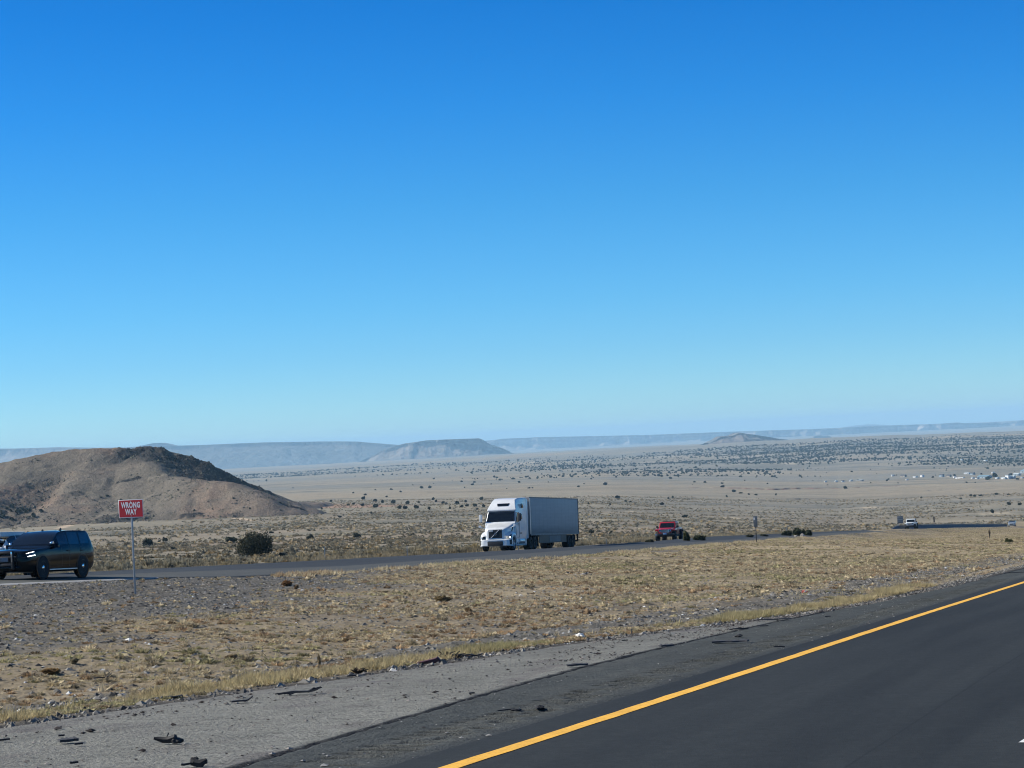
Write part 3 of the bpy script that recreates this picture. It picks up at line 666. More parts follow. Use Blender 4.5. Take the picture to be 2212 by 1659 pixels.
mesa("peak", "small blue hump on the skyline behind the brown hill", 18600, [(262, 975), (285, 965.5), (305, 961.5), (322, 957.8), (338, 957.3), (352, 960), (372, 964.5), (395, 968), (410, 975)], (976,), depth=500, seed=251)
mesa("peak", "small brown pointed peak on the middle right horizon", 10200,
     [(1528, 958), (1545, 950.5), (1556, 944), (1564, 943.2), (1580, 942), (1592, 937), (1601, 935), (1612, 937.5), (1630, 939.5), (1655, 943.5), (1685, 948.5), (1715, 951.5), (1750, 956)], ((1528, 957), (1545, 955), (1715, 953), (1750, 955)), depth=300, seed=261,
     col=(.15, .115, .095), cliff=.15, gully=.25, talus=2.4, step=.7)
mesa("butte", "tiny dark flat-topped butte in front of the banded cliffs", 19000, [(1748, 947), (1753, 942.5), (1760, 941.2), (1782, 941.4), (1786, 943.5), (1794, 948)], (949,), depth=250, seed=271, col=(.14, .13, .12), step=.6, cliff=.5)
mesa("ridge", "low brown ridge at the right edge in front of the far cliffs", 8600,
     [(1900, 952), (1960, 948.5), (2010, 946), (2077, 940.5), (2120, 936.5), (2150, 934), (2180, 933.2), (2212, 932.8), (2300, 931), (2420, 930)], ((1900, 956), (2420, 946)), depth=700, seed=281, col=(.25, .21, .165), rim=(.2, .175, .14),
     cliff=.05, talus=4.5, gully=.3, band=.1, scrub=.2)

# ---- haze: the air between here and the mesas
HAZE = 4.6e-5
n = NT("air"); n.n.remove(n.b); pv = n.add("VolumePrincipled"); pv.inputs["Color"].default_value = (.45, .755, 1.0, 1); pv.inputs["Density"].default_value = HAZE
n.L(pv.outputs[0], n.out.inputs["Volume"]); n.m.cycles.homogeneous_volume = True if hasattr(n.m.cycles, "homogeneous_volume") else False
zlo = float(gz.min()) - 40; zhi = 112.0
mb = MB().box(-46000, 46000, -46000, 46000, zlo, zhi)
haze = mb.build("haze", n.m, smooth=False); tag(haze, "thin blue air fading the far mesas", "haze", kind="stuff")
# ================================================================== VEHICLES
def road_frame(s, t, z=None, heading=-1):
    """where a vehicle stands: x forward, y left, z up; heading -1 comes towards us up the grade"""
    X, Y = to_xy(s, t)
    zz = z if z is not None else GRADE * s + float(h_road(np.array([s]), np.array([t - float(shift(s))]))[0]) + .004
    ds = (float(shift(s + 5)) - float(shift(s - 5))) / 10
    dv = SV + TV * ds; dv = dv / np.linalg.norm(dv)
    f = Vector((dv[0] * heading, dv[1] * heading, GRADE * heading)).normalized()
    l = Vector((0, 0, 1)).cross(f).normalized(); u = f.cross(l)
    return Matrix(((f.x, l.x, u.x, X), (f.y, l.y, u.y, Y), (f.z, l.z, u.z, float(zz)), (0, 0, 0, 1)))
def paintm(name, base, rough=.35, coat=1.0, **kw):
    n = NT(name); tc = n.add("TexCoord")
    d = n.ramp(n.noise(tc.outputs["Object"], 2.2, 4), [(.3, .9), (.7, 1.06)])
    return n.set(base=n.mix(base, d, 1, 'MULTIPLY'), rough=rough, coat=coat, coatr=.06, **kw)
V_black = paintm("black car paint", (.004, .005, .006), .07, 0.0, spec=.20); V_white = paintm("white truck paint", (.70, .71, .70), .35, .6)
V_red = paintm("red car paint", (.42, .012, .02), .35, .8); V_pale = paintm("pale grey car paint", (.62, .64, .63), .35, .7)
V_wcar = paintm("white car paint", (.72, .74, .73), .4, .6)
V_glass = plain("dark tinted glass", (.006, .008, .010), .05, .05, 2, spec=.7); V_glass2 = plain("side window glass", (.012, .016, .020), .06, .05, 2, spec=.8)
V_rubber = plain("tyre rubber", (.016, .016, .017), .85, .3, 14); V_plastic = plain("black plastic", (.014, .014, .016), .55, .2, 10)
V_chrome = plain("bright chrome", (.75, .76, .77), .12, .05, 5, metal=1.0); V_alu = plain("bare aluminium", (.55, .56, .57), .35, .15, 3, metal=.9)
V_steel = plain("dusty steel", (.16, .165, .17), .5, .25, 4, metal=.4); V_rimdark = plain("dark wheel steel", (.009, .009, .010), .5, .2, 8)
L_white = lamp("lit white lamp", (1, .97, .9), 3.0); L_warm = lamp("lit warm lamp", (1, .83, .5), 7.0); L_lens = plain("clear lamp lens", (.5, .52, .53), .1, .05, 3)
L_red = plain("red lamp lens", (.28, .015, .012), .2, .1, 4)

def wheel(parent, x, y, r, w, side, rim_mat, hub_mat=None, rim_r=.6, name="wheel", hub_r=.2):
    """side +1 faces left; a tyre with a rim and a hub as its pieces"""
    sgn = side
    prof = [(r * rim_r, -w / 2), (r * .93, -w / 2), (r * .985, -w * .42), (r, -w * .3), (r, w * .3), (r * .985, w * .42), (r * .93, w / 2), (r * rim_r, w / 2), (r * rim_r, -w / 2)]
    ty = MB().lathe_y(prof, (x, y, r)).build(name, V_rubber, parent)
    o = w / 2 * sgn
    m = MB().lathe_y([(r * rim_r, o * .2), (r * rim_r, o * .95), (r * rim_r * .93, o * .96), (r * rim_r * .8, o * .55), (r * hub_r * 1.3, o * .75), (.001, o * .75)], (x, y, r))
    for k in range(5):
        a = 2 * PI * k / 5 + .3; rr = r * rim_r * .55
        m.box(x + rr * math.cos(a) - .03 * r, x + rr * math.cos(a) + .03 * r, y + min(o * .6, o * .9), y + max(o * .6, o * .9), r + rr * math.sin(a) - .18 * r, r + rr * math.sin(a) + .18 * r)
    m.build("rim", rim_mat, ty)
    if hub_mat:
        MB().lathe_y([(r * hub_r, o * .7), (r * hub_r * .95, o * 1.0), (r * hub_r * .5, o * 1.12), (.001, o * 1.14)], (x, y, r), 16).build("hub_cap", hub_mat, ty)
    return ty

def arch_cut(mb_y, x, r, z): pass

# ---- black police-type sport utility car
def ring(wb, ws, wm, wbelt, wt, wr, zb, zs, zm, zbelt, zt, ztop):
    return [(0, zb), (wb, zb), (ws, zs), (wm, zm), (wbelt, zbelt), (wt, zt), (wr, ztop - .025), (0, ztop)]
def suv_shell(L=5.1, hgt=1.79, cowl=1.20, hood=1.14):
    k = L / 5.1; h = hgt
    st = [(2.55, ring(.50, .62, .66, .62, .58, .50, .42, .48, .66, .86, .93, .98)),
          (2.50, ring(.66, .80, .85, .80, .74, .62, .34, .42, .66, .92, .99, 1.03)),
          (2.32, ring(.78, .90, .94, .91, .84, .70, .28, .40, .68, .97, 1.05, 1.085)),
          (1.90, ring(.82, .94, .965, .945, .88, .74, .25, .38, .70, 1.01, 1.085, 1.125)),
          (1.30, ring(.84, .945, .965, .945, .89, .76, .24, .37, .72, 1.045, 1.12, 1.16)),
          (0.98, ring(.84, .94, .96, .94, .89, .78, .24, .37, .73, 1.07, 1.15, 1.19)),
          (0.80, ring(.84, .94, .96, .94, .87, .78, .24, .37, .73, 1.085, 1.20, 1.26)),
          (0.30, ring(.84, .94, .96, .935, .79, .70, .24, .37, .74, 1.10, 1.50, h - .20)),
          (-.08, ring(.84, .94, .96, .935, .745, .66, .24, .37, .74, 1.11, 1.655, h - .06)),
          (-.50, ring(.84, .94, .96, .935, .775, .68, .24, .37, .74, 1.115, 1.70, h - .01)),
          (-1.2, ring(.84, .94, .965, .94, .78, .69, .24, .37, .75, 1.125, 1.70, h)),
          (-1.8, ring(.84, .945, .97, .94, .78, .69, .25, .38, .76, 1.14, 1.69, h - .01)),
          (-2.18, ring(.82, .93, .96, .93, .77, .68, .28, .40, .78, 1.15, 1.655, h - .04)),
          (-2.40, ring(.78, .90, .93, .90, .78, .66, .34, .44, .80, 1.15, 1.48, h - .22)),
          (-2.52, ring(.72, .86, .89, .85, .74, .58, .42, .48, .82, 1.10, 1.17, 1.22)),
          (-2.56, ring(.60, .72, .76, .72, .66, .50, .48, .54, .80, 1.02, 1.06, 1.09))]
    st = [(x * k, r) for x, r in st]
    return Loft(st)
def lin(a, b, n): return list(np.linspace(a, b, n))
def make_suv(M, name, label, cat, paint_m, police=True, L=5.1, hgt=1.79, wr=.405, rim=V_rimdark, hub=V_chrome):
    root = empty(name, M); tag(root, label, cat)
    k = L / 5.1; lo = suv_shell(L, hgt)
    lo.body(MB(), 3).build("body", paint_m, root, ang=50)
    W = lambda nm, u, v, mat, off=.006, both=False, side=1: lo.patch(MB(), u, v, off, both, side).build(nm, mat, root)
    # glass: u is the station, v climbs the half ring
    ws = MB(); lo.patch(ws, lin(6.05, 8.0, 10), lin(5.35, 7.0, 8), .006); ws.build("windshield", V_glass, root)
    for sgn in (1, -1):
        W("front_window", lin(7.15, 8.95, 9), lin(4.25, 5.0, 6), V_glass, .006, False, sgn)
        W("rear_door_window", lin(9.06, 10.2, 6), lin(4.22, 5.0, 6), V_glass, .006, False, sgn)
        W("quarter_window", lin(10.36, 11.75, 7), lin(4.22, 4.95, 6), V_glass, .006, False, sgn)
    rw = MB(); lo.patch(rw, lin(12.1, 13.1, 6), lin(6.0, 7.0, 6), .006); rw.build("rear_window", V_glass, root)
    for sgn in (1, -1):
        # door seams, handles, mirror, lamps
        for u0 in (7.55, 9.0, 10.28): W("door_seam", [u0 - .012, u0 + .012], lin(2.2, 4.2, 8), V_plastic, .003, False, sgn)
        for hx in (-.42, -1.45):
            MB().box(hx * k - .11, hx * k + .11, sgn * .955 - .02, sgn * .955 + .03, .985, 1.02).build("door_handle", V_plastic if police else paint_m, root, .01)
        mb = MB().hexa([(.50, sgn * 1.0 - .09, 1.12), (.68, sgn * 1.0 - .09, 1.12), (.66, sgn * 1.0 + .11, 1.13), (.52, sgn * 1.0 + .11, 1.13)],
                       [(.50, sgn * 1.0 - .09, 1.29), (.64, sgn * 1.0 - .09, 1.29), (.62, sgn * 1.0 + .10, 1.28), (.52, sgn * 1.0 + .10, 1.28)])
        mb.box(.54, .62, min(sgn * .86, sgn * .95), max(sgn * .86, sgn * .95), 1.12, 1.17)
        mr = mb.build("mirror", V_black if police else paint_m, root, .025)
        hl = MB(); lo.patch(hl, lin(1.05, 2.65, 9), lin(3.45, 4.15, 4), .008, False, sgn); h = hl.build("headlight", V_glass, root)
        if police:
            b = MB(); lo.patch(b, lin(1.05, 2.5, 8), lin(3.98, 4.09, 3), .016, False, sgn); lo.patch(b, lin(1.25, 2.6, 8), lin(3.50, 3.60, 3), .016, False, sgn)
            b.build("lamp_strip", L_white, h)
        else:
            b = MB(); lo.patch(b, lin(1.2, 1.9, 5), lin(3.6, 4.0, 3), .014, False, sgn); b.build("lamp_lens", L_lens, h)
        tl = MB(); lo.patch(tl, lin(13.2, 14.2, 4), lin(3.3, 3.95, 4), .008, False, sgn); tl.build("tail_light", L_red, root)
        for wx in (1.54 * k, -1.50 * k):
            MB().lathe_y([(wr * 1.20, -.10), (wr * 1.22, .0), (wr * 1.20, .018), (wr * 1.07, .02), (wr * 1.05, -.08)], (wx, sgn * .955, wr * 1.02), 32).build("wheel_arch", V_black if police else V_plastic, root)
            MB().lathe_y([(.001, -.14), (wr * 1.12, -.14), (wr * 1.12, .012), (.001, .012)], (wx, sgn * .955, wr * 1.02), 24).build("wheel_well", V_rubber, root)
            wheel(root, wx, sgn * .865, wr, .24, sgn, rim, hub, .64, hub_r=.21)
        MB().box(-1.05 * k, 1.05 * k, min(sgn * .86, sgn * .985), max(sgn * .86, sgn * .985), .30, .345).build("running_board", V_alu if police else V_plastic, root, .012)
        rr = None if police else MB().tube([(-.3 * k, sgn * .64, hgt - .03), (-.45 * k, sgn * .645, hgt + .025), (-1.75 * k, sgn * .62, hgt + .015), (-1.95 * k, sgn * .60, hgt - .05)], .018, 6); rr and rr.build("roof_rail", V_plastic, root)
    # front
    MB().box(2.5 * k, 2.575 * k, -.46, .46, .62, .86).build("grille", V_plastic, root, .03)
    MB().box(2.46 * k, 2.60 * k, -.60, .60, .36, .50).build("front_bumper", V_black if police else paint_m, root, .04)
    MB().box(-2.61 * k, -2.46 * k, -.72, .72, .50, .62).build("rear_bumper", V_black if police else paint_m, root, .04)
    MB().box(-2.55 * k, -2.44 * k, -.66, .66, .42, .455).build("bumper_trim", V_chrome, root, .01)
    MB().prism([(-2.10 * k, hgt - .075), (-2.42 * k, hgt - .10), (-2.40 * k, hgt - .135), (-2.10 * k, hgt - .11)], -.60, .60).build("spoiler", paint_m, root, .012)
    if police:
        pb = MB()
        for sgn in (1, -1):
            pb.hexa([(2.58, sgn * .36 - .045, .38), (2.70, sgn * .36 - .045, .38), (2.70, sgn * .36 + .045, .38), (2.58, sgn * .36 + .045, .38)],
                    [(2.66, sgn * .36 - .045, 1.06), (2.76, sgn * .36 - .045, 1.06), (2.76, sgn * .36 + .045, 1.06), (2.66, sgn * .36 + .045, 1.06)])
        pb.box(2.64, 2.72, -.34, .34, .96, 1.04); pb.box(2.62, 2.70, -.34, .34, .50, .60); pb.tube([(2.66, .36, .80), (2.62, .62, .80), (2.50, .80, .80)], .025, 6); pb.tube([(2.66, -.36, .80), (2.62, -.62, .80), (2.50, -.80, .80)], .025, 6)
        p = pb.build("push_bumper", V_plastic, root, .012)
        for sgn in (1, -1): MB().hexa([(2.703, sgn * .36 - .026, .64), (2.740, sgn * .36 - .026, .64), (2.740, sgn * .36 + .026, .64), (2.703, sgn * .36 + .026, .64)],
                                    [(2.755, sgn * .36 - .026, 1.02), (2.775, sgn * .36 - .026, 1.02), (2.775, sgn * .36 + .026, 1.02), (2.755, sgn * .36 + .026, 1.02)]).build("bumper_strip", V_chrome, p, .006)
        MB().box(2.63, 2.66, -.16, .16, .66, .82).build("license_plate", plain("plate metal", (.22, .22, .23), .5), root, .005)
        for yy, xx in ((.86, .66), (-.86, .66)):
            sp = MB().lathe_y([(.001, -.07), (.05, -.06), (.075, .03), (.07, .06), (.001, .06)], (xx, yy, 1.30), 14); s_ = sp.build("spotlight", V_chrome, root)
        for xx, yy, hh in ((-.95, .30, .06), (-1.9, -.2, .10), (-.6, -.25, .05)):
            MB().hexa([(xx - .09, yy - .03, hgt - .03), (xx + .07, yy - .03, hgt - .03), (xx + .07, yy + .03, hgt - .03), (xx - .09, yy + .03, hgt - .03)],
                      [(xx - .08, yy - .015, hgt + hh), (xx - .02, yy - .015, hgt + hh), (xx - .02, yy + .015, hgt + hh), (xx - .08, yy + .015, hgt + hh)]).build("roof_antenna", V_plastic, root, .008)
    return root
suv = make_suv(road_frame(76.45, 43.05), "sport_utility_car", "black sport utility car with push bumper and lit lamps at the left edge", "car", V_black)
# the vehicle half hidden behind it
sed = make_suv(road_frame(82.4, 48.6), "station_wagon", "pale grey car with a loaded roof rack half hidden behind the black car", "car", V_pale, False, 4.7, 1.52, .34, V_alu, None)
for yy in (-.58, .58):
    MB().tube([(.05, yy, 1.44), (-.05, yy, 1.60), (-1.55, yy, 1.60), (-1.65, yy, 1.46)], .022, 6).build("rack_rail", V_plastic, sed)
for xx in (-.15, -.75, -1.4):
    MB().box(xx - .03, xx + .03, -.66, .66, 1.585, 1.635).build("rack_bar", V_plastic, sed, .01)
MB().box(-1.75, .35, -.60, .60, 1.66, 1.86, .04, .04).build("roof_box", plain("weathered pale plastic", (.62, .64, .61), .6), sed, .04)

# ---- white semi truck with a box trailer
def make_semi(M):
    root = empty("semi_truck", M); tag(root, "white semi truck pulling a long white box trailer up the opposite lanes", "truck")
    def rr(hw, z0, z1, hb=None, ht=None):     # half ring: bottom, sides, shoulder, top
        hb = hw * .97 if hb is None else hb; ht = hw * .80 if ht is None else ht
        return [(0, z0), (hb, z0), (hw, z0 + .12), (hw, (z0 + z1) / 2), (hw * .985, z1 - .28), (hw * .94, z1 - .12), (ht, z1 - .03), (0, z1)]
    hood = Loft([(.02, rr(.62, .62, 1.58, ht=.45)), (-.04, rr(.72, .58, 1.66, ht=.54)), (-.25, rr(.86, .56, 1.75, ht=.62)), (-.6, rr(.95, .56, 1.83, ht=.68)), (-1.1, rr(1.03, .60, 1.92, ht=.76)),
                 (-1.6, rr(1.09, .62, 2.02, ht=.84)), (-2.05, rr(1.12, .64, 2.12, ht=.90))])
    hood.body(MB(), 4).build("hood", V_white, root, ang=50)
    # fenders swelling over the front wheels
    for sg in (1, -1):
        fd = Loft([(-.02, [(.70, .62), (.98, .62), (1.06, .66), (1.07, .85), (1.05, 1.02), (1.0, 1.10), (.86, 1.13), (.66, 1.13)]),
                   (-.20, [(.66, .60), (1.10, .60), (1.17, .64), (1.19, .90), (1.17, 1.12), (1.10, 1.24), (.92, 1.30), (.66, 1.32)]),
                   (-.55, [(.66, .60), (1.16, .62), (1.22, .68), (1.235, .95), (1.21, 1.22), (1.13, 1.36), (.94, 1.44), (.66, 1.48)]),
                   (-.80, [(.66, .98), (1.16, .98), (1.22, 1.02), (1.24, 1.12), (1.22, 1.28), (1.14, 1.40), (.96, 1.49), (.66, 1.54)]),
                   (-1.30, [(.66, 1.10), (1.16, 1.10), (1.22, 1.12), (1.24, 1.18), (1.22, 1.30), (1.14, 1.42), (.96, 1.52), (.66, 1.58)]),
                   (-1.80, [(.66, .98), (1.16, .98), (1.22, 1.00), (1.24, 1.10), (1.22, 1.24), (1.14, 1.38), (.96, 1.50), (.66, 1.58)]),
                   (-2.05, [(.66, .62), (1.16, .62), (1.22, .66), (1.24, .90), (1.22, 1.14), (1.14, 1.30), (.96, 1.46), (.66, 1.56)])])
        fb = MB(); fd.patch(fb, lin(0, 6, 25), lin(0, 7, 22), 0, False, sg); fb.build("fender", V_white, root, ang=50)
        # headlight, fog lamp
        hl = MB(); fd.patch(hl, lin(.25, 1.55, 7), lin(3.3, 4.7, 6), .012, False, sg); h = hl.build("headlight", L_lens if sg < 0 else V_glass, root)
        MB().lathe_y([(.001, -.02), (.075, -.02), (.085, .03), (.06, .05), (.001, .06)], (-.12, sg * 1.10, 1.02), 14).build("lamp_bulb", L_white if sg > 0 else L_lens, h)
        MB().hexa([(-1.35, sg * 1.055 - .02, 1.52), (-.95, sg * 1.015 - .02, 1.36), (-.95, sg * 1.015 + .02, 1.36), (-1.35, sg * 1.055 + .02, 1.52)],
                  [(-1.70, sg * 1.085 - .02, 1.84), (-1.45, sg * 1.065 - .02, 1.80), (-1.45, sg * 1.065 + .02, 1.80), (-1.70, sg * 1.085 + .02, 1.84)]).build("hood_vent", V_plastic, root)
    # bumper
    bm_ = Loft([(.16, [(0, .42), (.86, .42), (.90, .46), (.90, .62), (.88, .78), (.84, .84), (.5, .85), (0, .85)]),
                (.06, [(0, .38), (1.06, .38), (1.11, .44), (1.12, .62), (1.10, .80), (1.04, .87), (.5, .88), (0, .88)]),
                (-.25, [(0, .36), (1.16, .36), (1.22, .42), (1.23, .62), (1.22, .82), (1.16, .90), (.5, .90), (0, .90)]),
                (-.62, [(0, .36), (1.18, .36), (1.23, .42), (1.24, .62), (1.23, .82), (1.17, .90), (.5, .90), (0, .90)])])
    bp = bm_.body(MB(), 4).build("bumper", V_white, root, ang=50)
    MB().box(.10, .19, -.60, .60, .40, .72).build("bumper_intake", V_plastic, bp, .02)
    MB().box(.12, .205, -.58, .58, .74, .80).build("bumper_trim", V_alu, bp, .012)
    for sg in (1, -1):
        f = MB(); bm_.patch(f, lin(.95, 2.0, 5), lin(2.3, 4.2, 6), .008, False, sg); f.build("fog_lamp_panel", V_plastic, bp)
    # grille with its slanting bar and ring
    gl = MB().prism([(.0, .92), (.075, .92), (.03, 1.62), (-.06, 1.62)], -.52, .52)
    for k in range(9):
        z0 = .98 + k * .068
        for sg in (1, -1):
            for j in range(4):
                y0 = sg * (j * .125 + .01); y1 = sg * (j * .125 + .115); xx = .082 - (z0 - .92) * .064
                gl.hexa([(xx - .02, min(y0, y1), z0), (xx + .014, min(y0, y1), z0), (xx + .014, max(y0, y1), z0), (xx - .02, max(y0, y1), z0)],
                        [(xx - .02, min(y0, y1), z0 + .028), (xx + .008, min(y0, y1), z0 + .028), (xx + .008, max(y0, y1), z0 + .028), (xx - .02, max(y0, y1), z0 + .028)])
    g = gl.build("grille", V_plastic, root, smooth=False)
    MB().prism([(.02, .90), (.095, .90), (.088, .965), (.02, .965)], -.56, .56).build("grille_frame", V_alu, g)
    MB().tube([(.115, -.34, .98), (.075, .30, 1.58)], .030, 6).build("emblem_bar", V_alu, g)
    MB().raw([], []) if False else None
    ring_ = MB(); n_ = 20
    ring_.tube([(.115, .015 + .085 * math.cos(2 * PI * k / n_), 1.285 + .085 * math.sin(2 * PI * k / n_)) for k in range(n_ + 1)], .020, 6, False); ring_.build("emblem_ring", V_steel, g)
    MB().box(.10, .115, -.46, -.14, 1.45, 1.60).build("license_plate", plain("truck plate", (.48, .50, .49), .5), root, .004)
    # cab and sleeper
    cz = .78
    prof = [(-1.95, cz), (-1.95, 2.10), (-2.15, 2.16), (-2.72, 2.98), (-2.62, 3.08), (-2.74, 3.22), (-3.25, 3.60), (-3.85, 3.87), (-4.60, 3.99), (-6.25, 4.02), (-6.40, 3.96), (-6.40, cz)]
    ys = [1.20, 1.20, 1.19, 1.10, 1.15, 1.12, .98, .86, .92, 1.20, 1.22, 1.22]
    cb = MB().prism(prof, 0, 0, y0s=[-v for v in ys], y1s=ys).build("cab", V_white, root, .07, ang=40, segs=3)
    # windshield in two panes, lying on the sloping front
    n_ = Vector((2.98 - 2.16, 0, 2.72 - 2.15)).normalized() * .012
    def on(tz, y): 
        f = (tz - 2.16) / .82; return (-2.15 - .57 * f + n_.x + .012, y, tz + n_.z)
    wsb = MB(); ny = 9
    Y = lin(-1, 1, ny)
    V = []
    for q in Y:
        curve = -.10 * abs(q) ** 2.4
        a = on(2.21, q * 1.10); b = on(2.93, q * 1.02)
        V += [(a[0] + curve * .0, a[1], a[2]), (b[0] + curve * 0, b[1], b[2])]
    wsb.raw(V, [(2 * i, 2 * i + 2, 2 * i + 3, 2 * i + 1) for i in range(ny - 1)])
    wsb.build("windshield", V_glass, root)
    MB().box(-2.74, -2.66, -1.02, 1.02, 2.95, 3.0).build("visor_gap", V_plastic, root)
    # roof fairing window
    def fair(z, y):
        zz = [3.22, 3.60, 3.86]; xx = [-2.74, -3.25, -3.85]; return (float(np.interp(z, zz, xx)) + .03, y, z + .016)
    rw = MB().raw([fair(3.38, -.36), fair(3.38, .46), fair(3.58, .56), fair(3.58, -.42)], [(0, 1, 2, 3)]); rw.build("roof_window", V_glass, root)
    for sg in (1, -1):
        y = sg * 1.225; a, b = min(y, y - sg * .03), max(y, y - sg * .03)
        sw = MB().prism([(-2.35, 2.20), (-2.72, 2.86), (-3.30, 2.86), (-3.30, 2.20)], a + 0, b).build("door_window", V_glass2, root)
        MB().prism([(-4.05, 2.36), (-4.05, 2.76), (-4.60, 2.76), (-4.60, 2.36)], a, b).build("sleeper_window", V_glass2, root, .004)
        MB().prism([(-4.70, 3.22), (-4.62, 3.56), (-5.20, 3.56), (-5.20, 3.22)], a, b).build("sleeper_window", V_glass2, root, .004)
        sm = MB()
        for xx in (-2.10, -3.38): sm.box(xx - .012, xx + .012, a, b + .002, 1.0, 2.9)
        sm.box(-3.38, -2.10, a, b + .002, .99, 1.012); sm.build("door_seam", V_steel, root)
        MB().box(-3.34, -3.12, min(y, y + sg * .03), max(y, y + sg * .03), 1.98, 2.03).build("door_handle", V_plastic, root, .008)
        for xx in (-3.75, -4.15): MB().lathe_y([(.001, 0), (.06, 0), (.055, sg * .012), (.001, sg * .014)], (xx, y, 1.30), 12).build("side_marker", V_plastic, root)
        # mirrors on their arms
        arm = MB().tube([(-2.3, sg * 1.18, 2.86), (-2.1, sg * 1.45, 2.84), (-2.05, sg * 1.52, 2.70)], .022, 6).build("mirror_arm", V_plastic, root); MB().tube([(-2.2, sg * 1.18, 2.12), (-2.05, sg * 1.48, 2.18), (-2.03, sg * 1.50, 2.25)], .03, 6).build("mirror_arm", V_plastic, root)
        mr = MB().box(-2.14, -1.98, sg * 1.53 - .12, sg * 1.53 + .12, 2.22, 2.80).build("mirror", V_white if sg < 0 else V_plastic, root, .05)
        MB().box(-2.146, -2.139, sg * 1.53 - .09, sg * 1.53 + .09, 2.27, 2.75).build("mirror_glass", V_chrome, mr)
        hm = MB().tube([(-1.0, sg * 1.0, 1.72), (-.80, sg * 1.30, 1.84)], .025, 6).box(-.88, -.76, sg * 1.36 - .09, sg * 1.36 + .09, 1.80, 1.97).build("hood_mirror", V_white, root, .02)
        # side fairing with tank
        MB().prism([(-2.05, .36), (-2.05, .98), (-6.30, .98), (-6.30, .36)], min(sg * 1.10, sg * 1.20), max(sg * 1.10, sg * 1.20)).build("side_fairing", V_white, root, .04)
        MB().tube([(-3.4, sg * .93, .70), (-5.3, sg * .93, .70)], .335, 18).build("fuel_tank", V_alu, root)
        for xx in (-2.5, -3.1, -3.7): MB().box(xx - .25, xx + .05, min(sg * 1.195, sg * 1.215), max(sg * 1.195, sg * 1.215), .50, .60).build("step", V_plastic, root)
        MB().prism([(-6.40, cz + .1), (-6.40, 3.9), (-6.98, 3.86), (-6.98, cz + .1)], min(sg * 1.16, sg * 1.225), max(sg * 1.16, sg * 1.225)).build("side_extender", V_white, root, .02)
        wheel(root, -1.30, sg * 1.05, .52, .30, sg, V_alu, None, .56)
        for xx in (-7.75, -9.05):
            wheel(root, xx, sg * .93, .52, .56, sg, V_rimdark, None, .56)
        for xx in (-20.35, -21.6):
            wheel(root, xx, sg * .93, .52, .56, sg, V_rimdark, None, .56)
        MB().box(-10.0, -9.92, min(sg * .62, sg * 1.22), max(sg * .62, sg * 1.22), .22, 1.0).build("mud_flap", V_rubber, root)
        MB().box(-22.40, -22.32, min(sg * .62, sg * 1.22), max(sg * .62, sg * 1.22), .22, 1.05).build("mud_flap", V_rubber, root)
    MB().box(-9.9, -2.0, -.45, .45, .62, .98).box(-8.8, -7.9, -.55, .55, .98, 1.14).build("chassis", V_plastic, root)
    MB().tube([(-6.75, .7, 1.0), (-6.75, .7, 3.3)], .07, 10).build("exhaust_stack", V_steel, root)
    # trailer
    tx0, tx1 = -7.35, -23.5
    n = NT("trailer sheet"); tc = n.add("TexCoord"); sp_ = n.add("SeparateXYZ"); n.L(tc.outputs["Object"], sp_.inputs[0])
    wv = n.math('FRACT', n.math('MULTIPLY', sp_.outputs["Z"], 8.5)); stp = n.ramp(wv, [(.0, .80), (.10, 1.0), (.9, 1.0), (1.0, .86)])
    vs_ = n.ramp(n.math('FRACT', n.math('MULTIPLY', sp_.outputs["X"], .82)), [(.0, .78), (.05, 1.0), (.95, 1.0), (1.0, .78)]); stp = n.mix(stp, vs_, 1, 'MULTIPLY')
    mp = n.add("Mapping"); mp.inputs["Scale"].default_value = (.25, 1, 2.2); n.L(tc.outputs["Object"], mp.inputs[0])
    dirt = n.ramp(n.noise(mp.outputs[0], 1.6, 5, .65), [(.3, .86), (.7, 1.02)])
    low = n.ramp(n.math('ADD', sp_.outputs["Z"], n.math('MULTIPLY', n.noise(mp.outputs[0], 2.5, 4), .5)), [(0.0, .45), (1.0, 1.0)])
    mr_ = n.add("MapRange"); mr_.inputs[1].default_value = 1.35; mr_.inputs[2].default_value = 2.15; mr_.inputs[3].default_value = .50; mr_.inputs[4].default_value = 1.0
    n.L(n.math('ADD', sp_.outputs["Z"], n.math('MULTIPLY', n.noise(mp.outputs[0], 2.5, 4), .4)), mr_.inputs[0])
    c = n.mix(n.mix(n.mix((.41, .405, .385), stp, 1, 'MULTIPLY'), dirt, 1, 'MULTIPLY'), mr_.outputs[0], 1, 'MULTIPLY')
    M_trl = n.set(base=c, rough=.5, spec=.25)
    tb = MB().box(tx1, tx0, -1.28, 1.28, 1.16, 4.06).build("trailer_box", M_trl, root, .03)
    MB().box(tx1 + .01, tx0 - .01, -1.295, -1.272, 4.0, 4.085).box(tx1 + .01, tx0 - .01, 1.272, 1.295, 4.0, 4.085).build("top_rail", V_steel, tb)
    MB().box(tx1 + .01, tx0 - .01, -1.30, -1.27, 1.10, 1.24).box(tx1 + .01, tx0 - .01, 1.27, 1.30, 1.10, 1.24).build("bottom_rail", V_steel, tb)
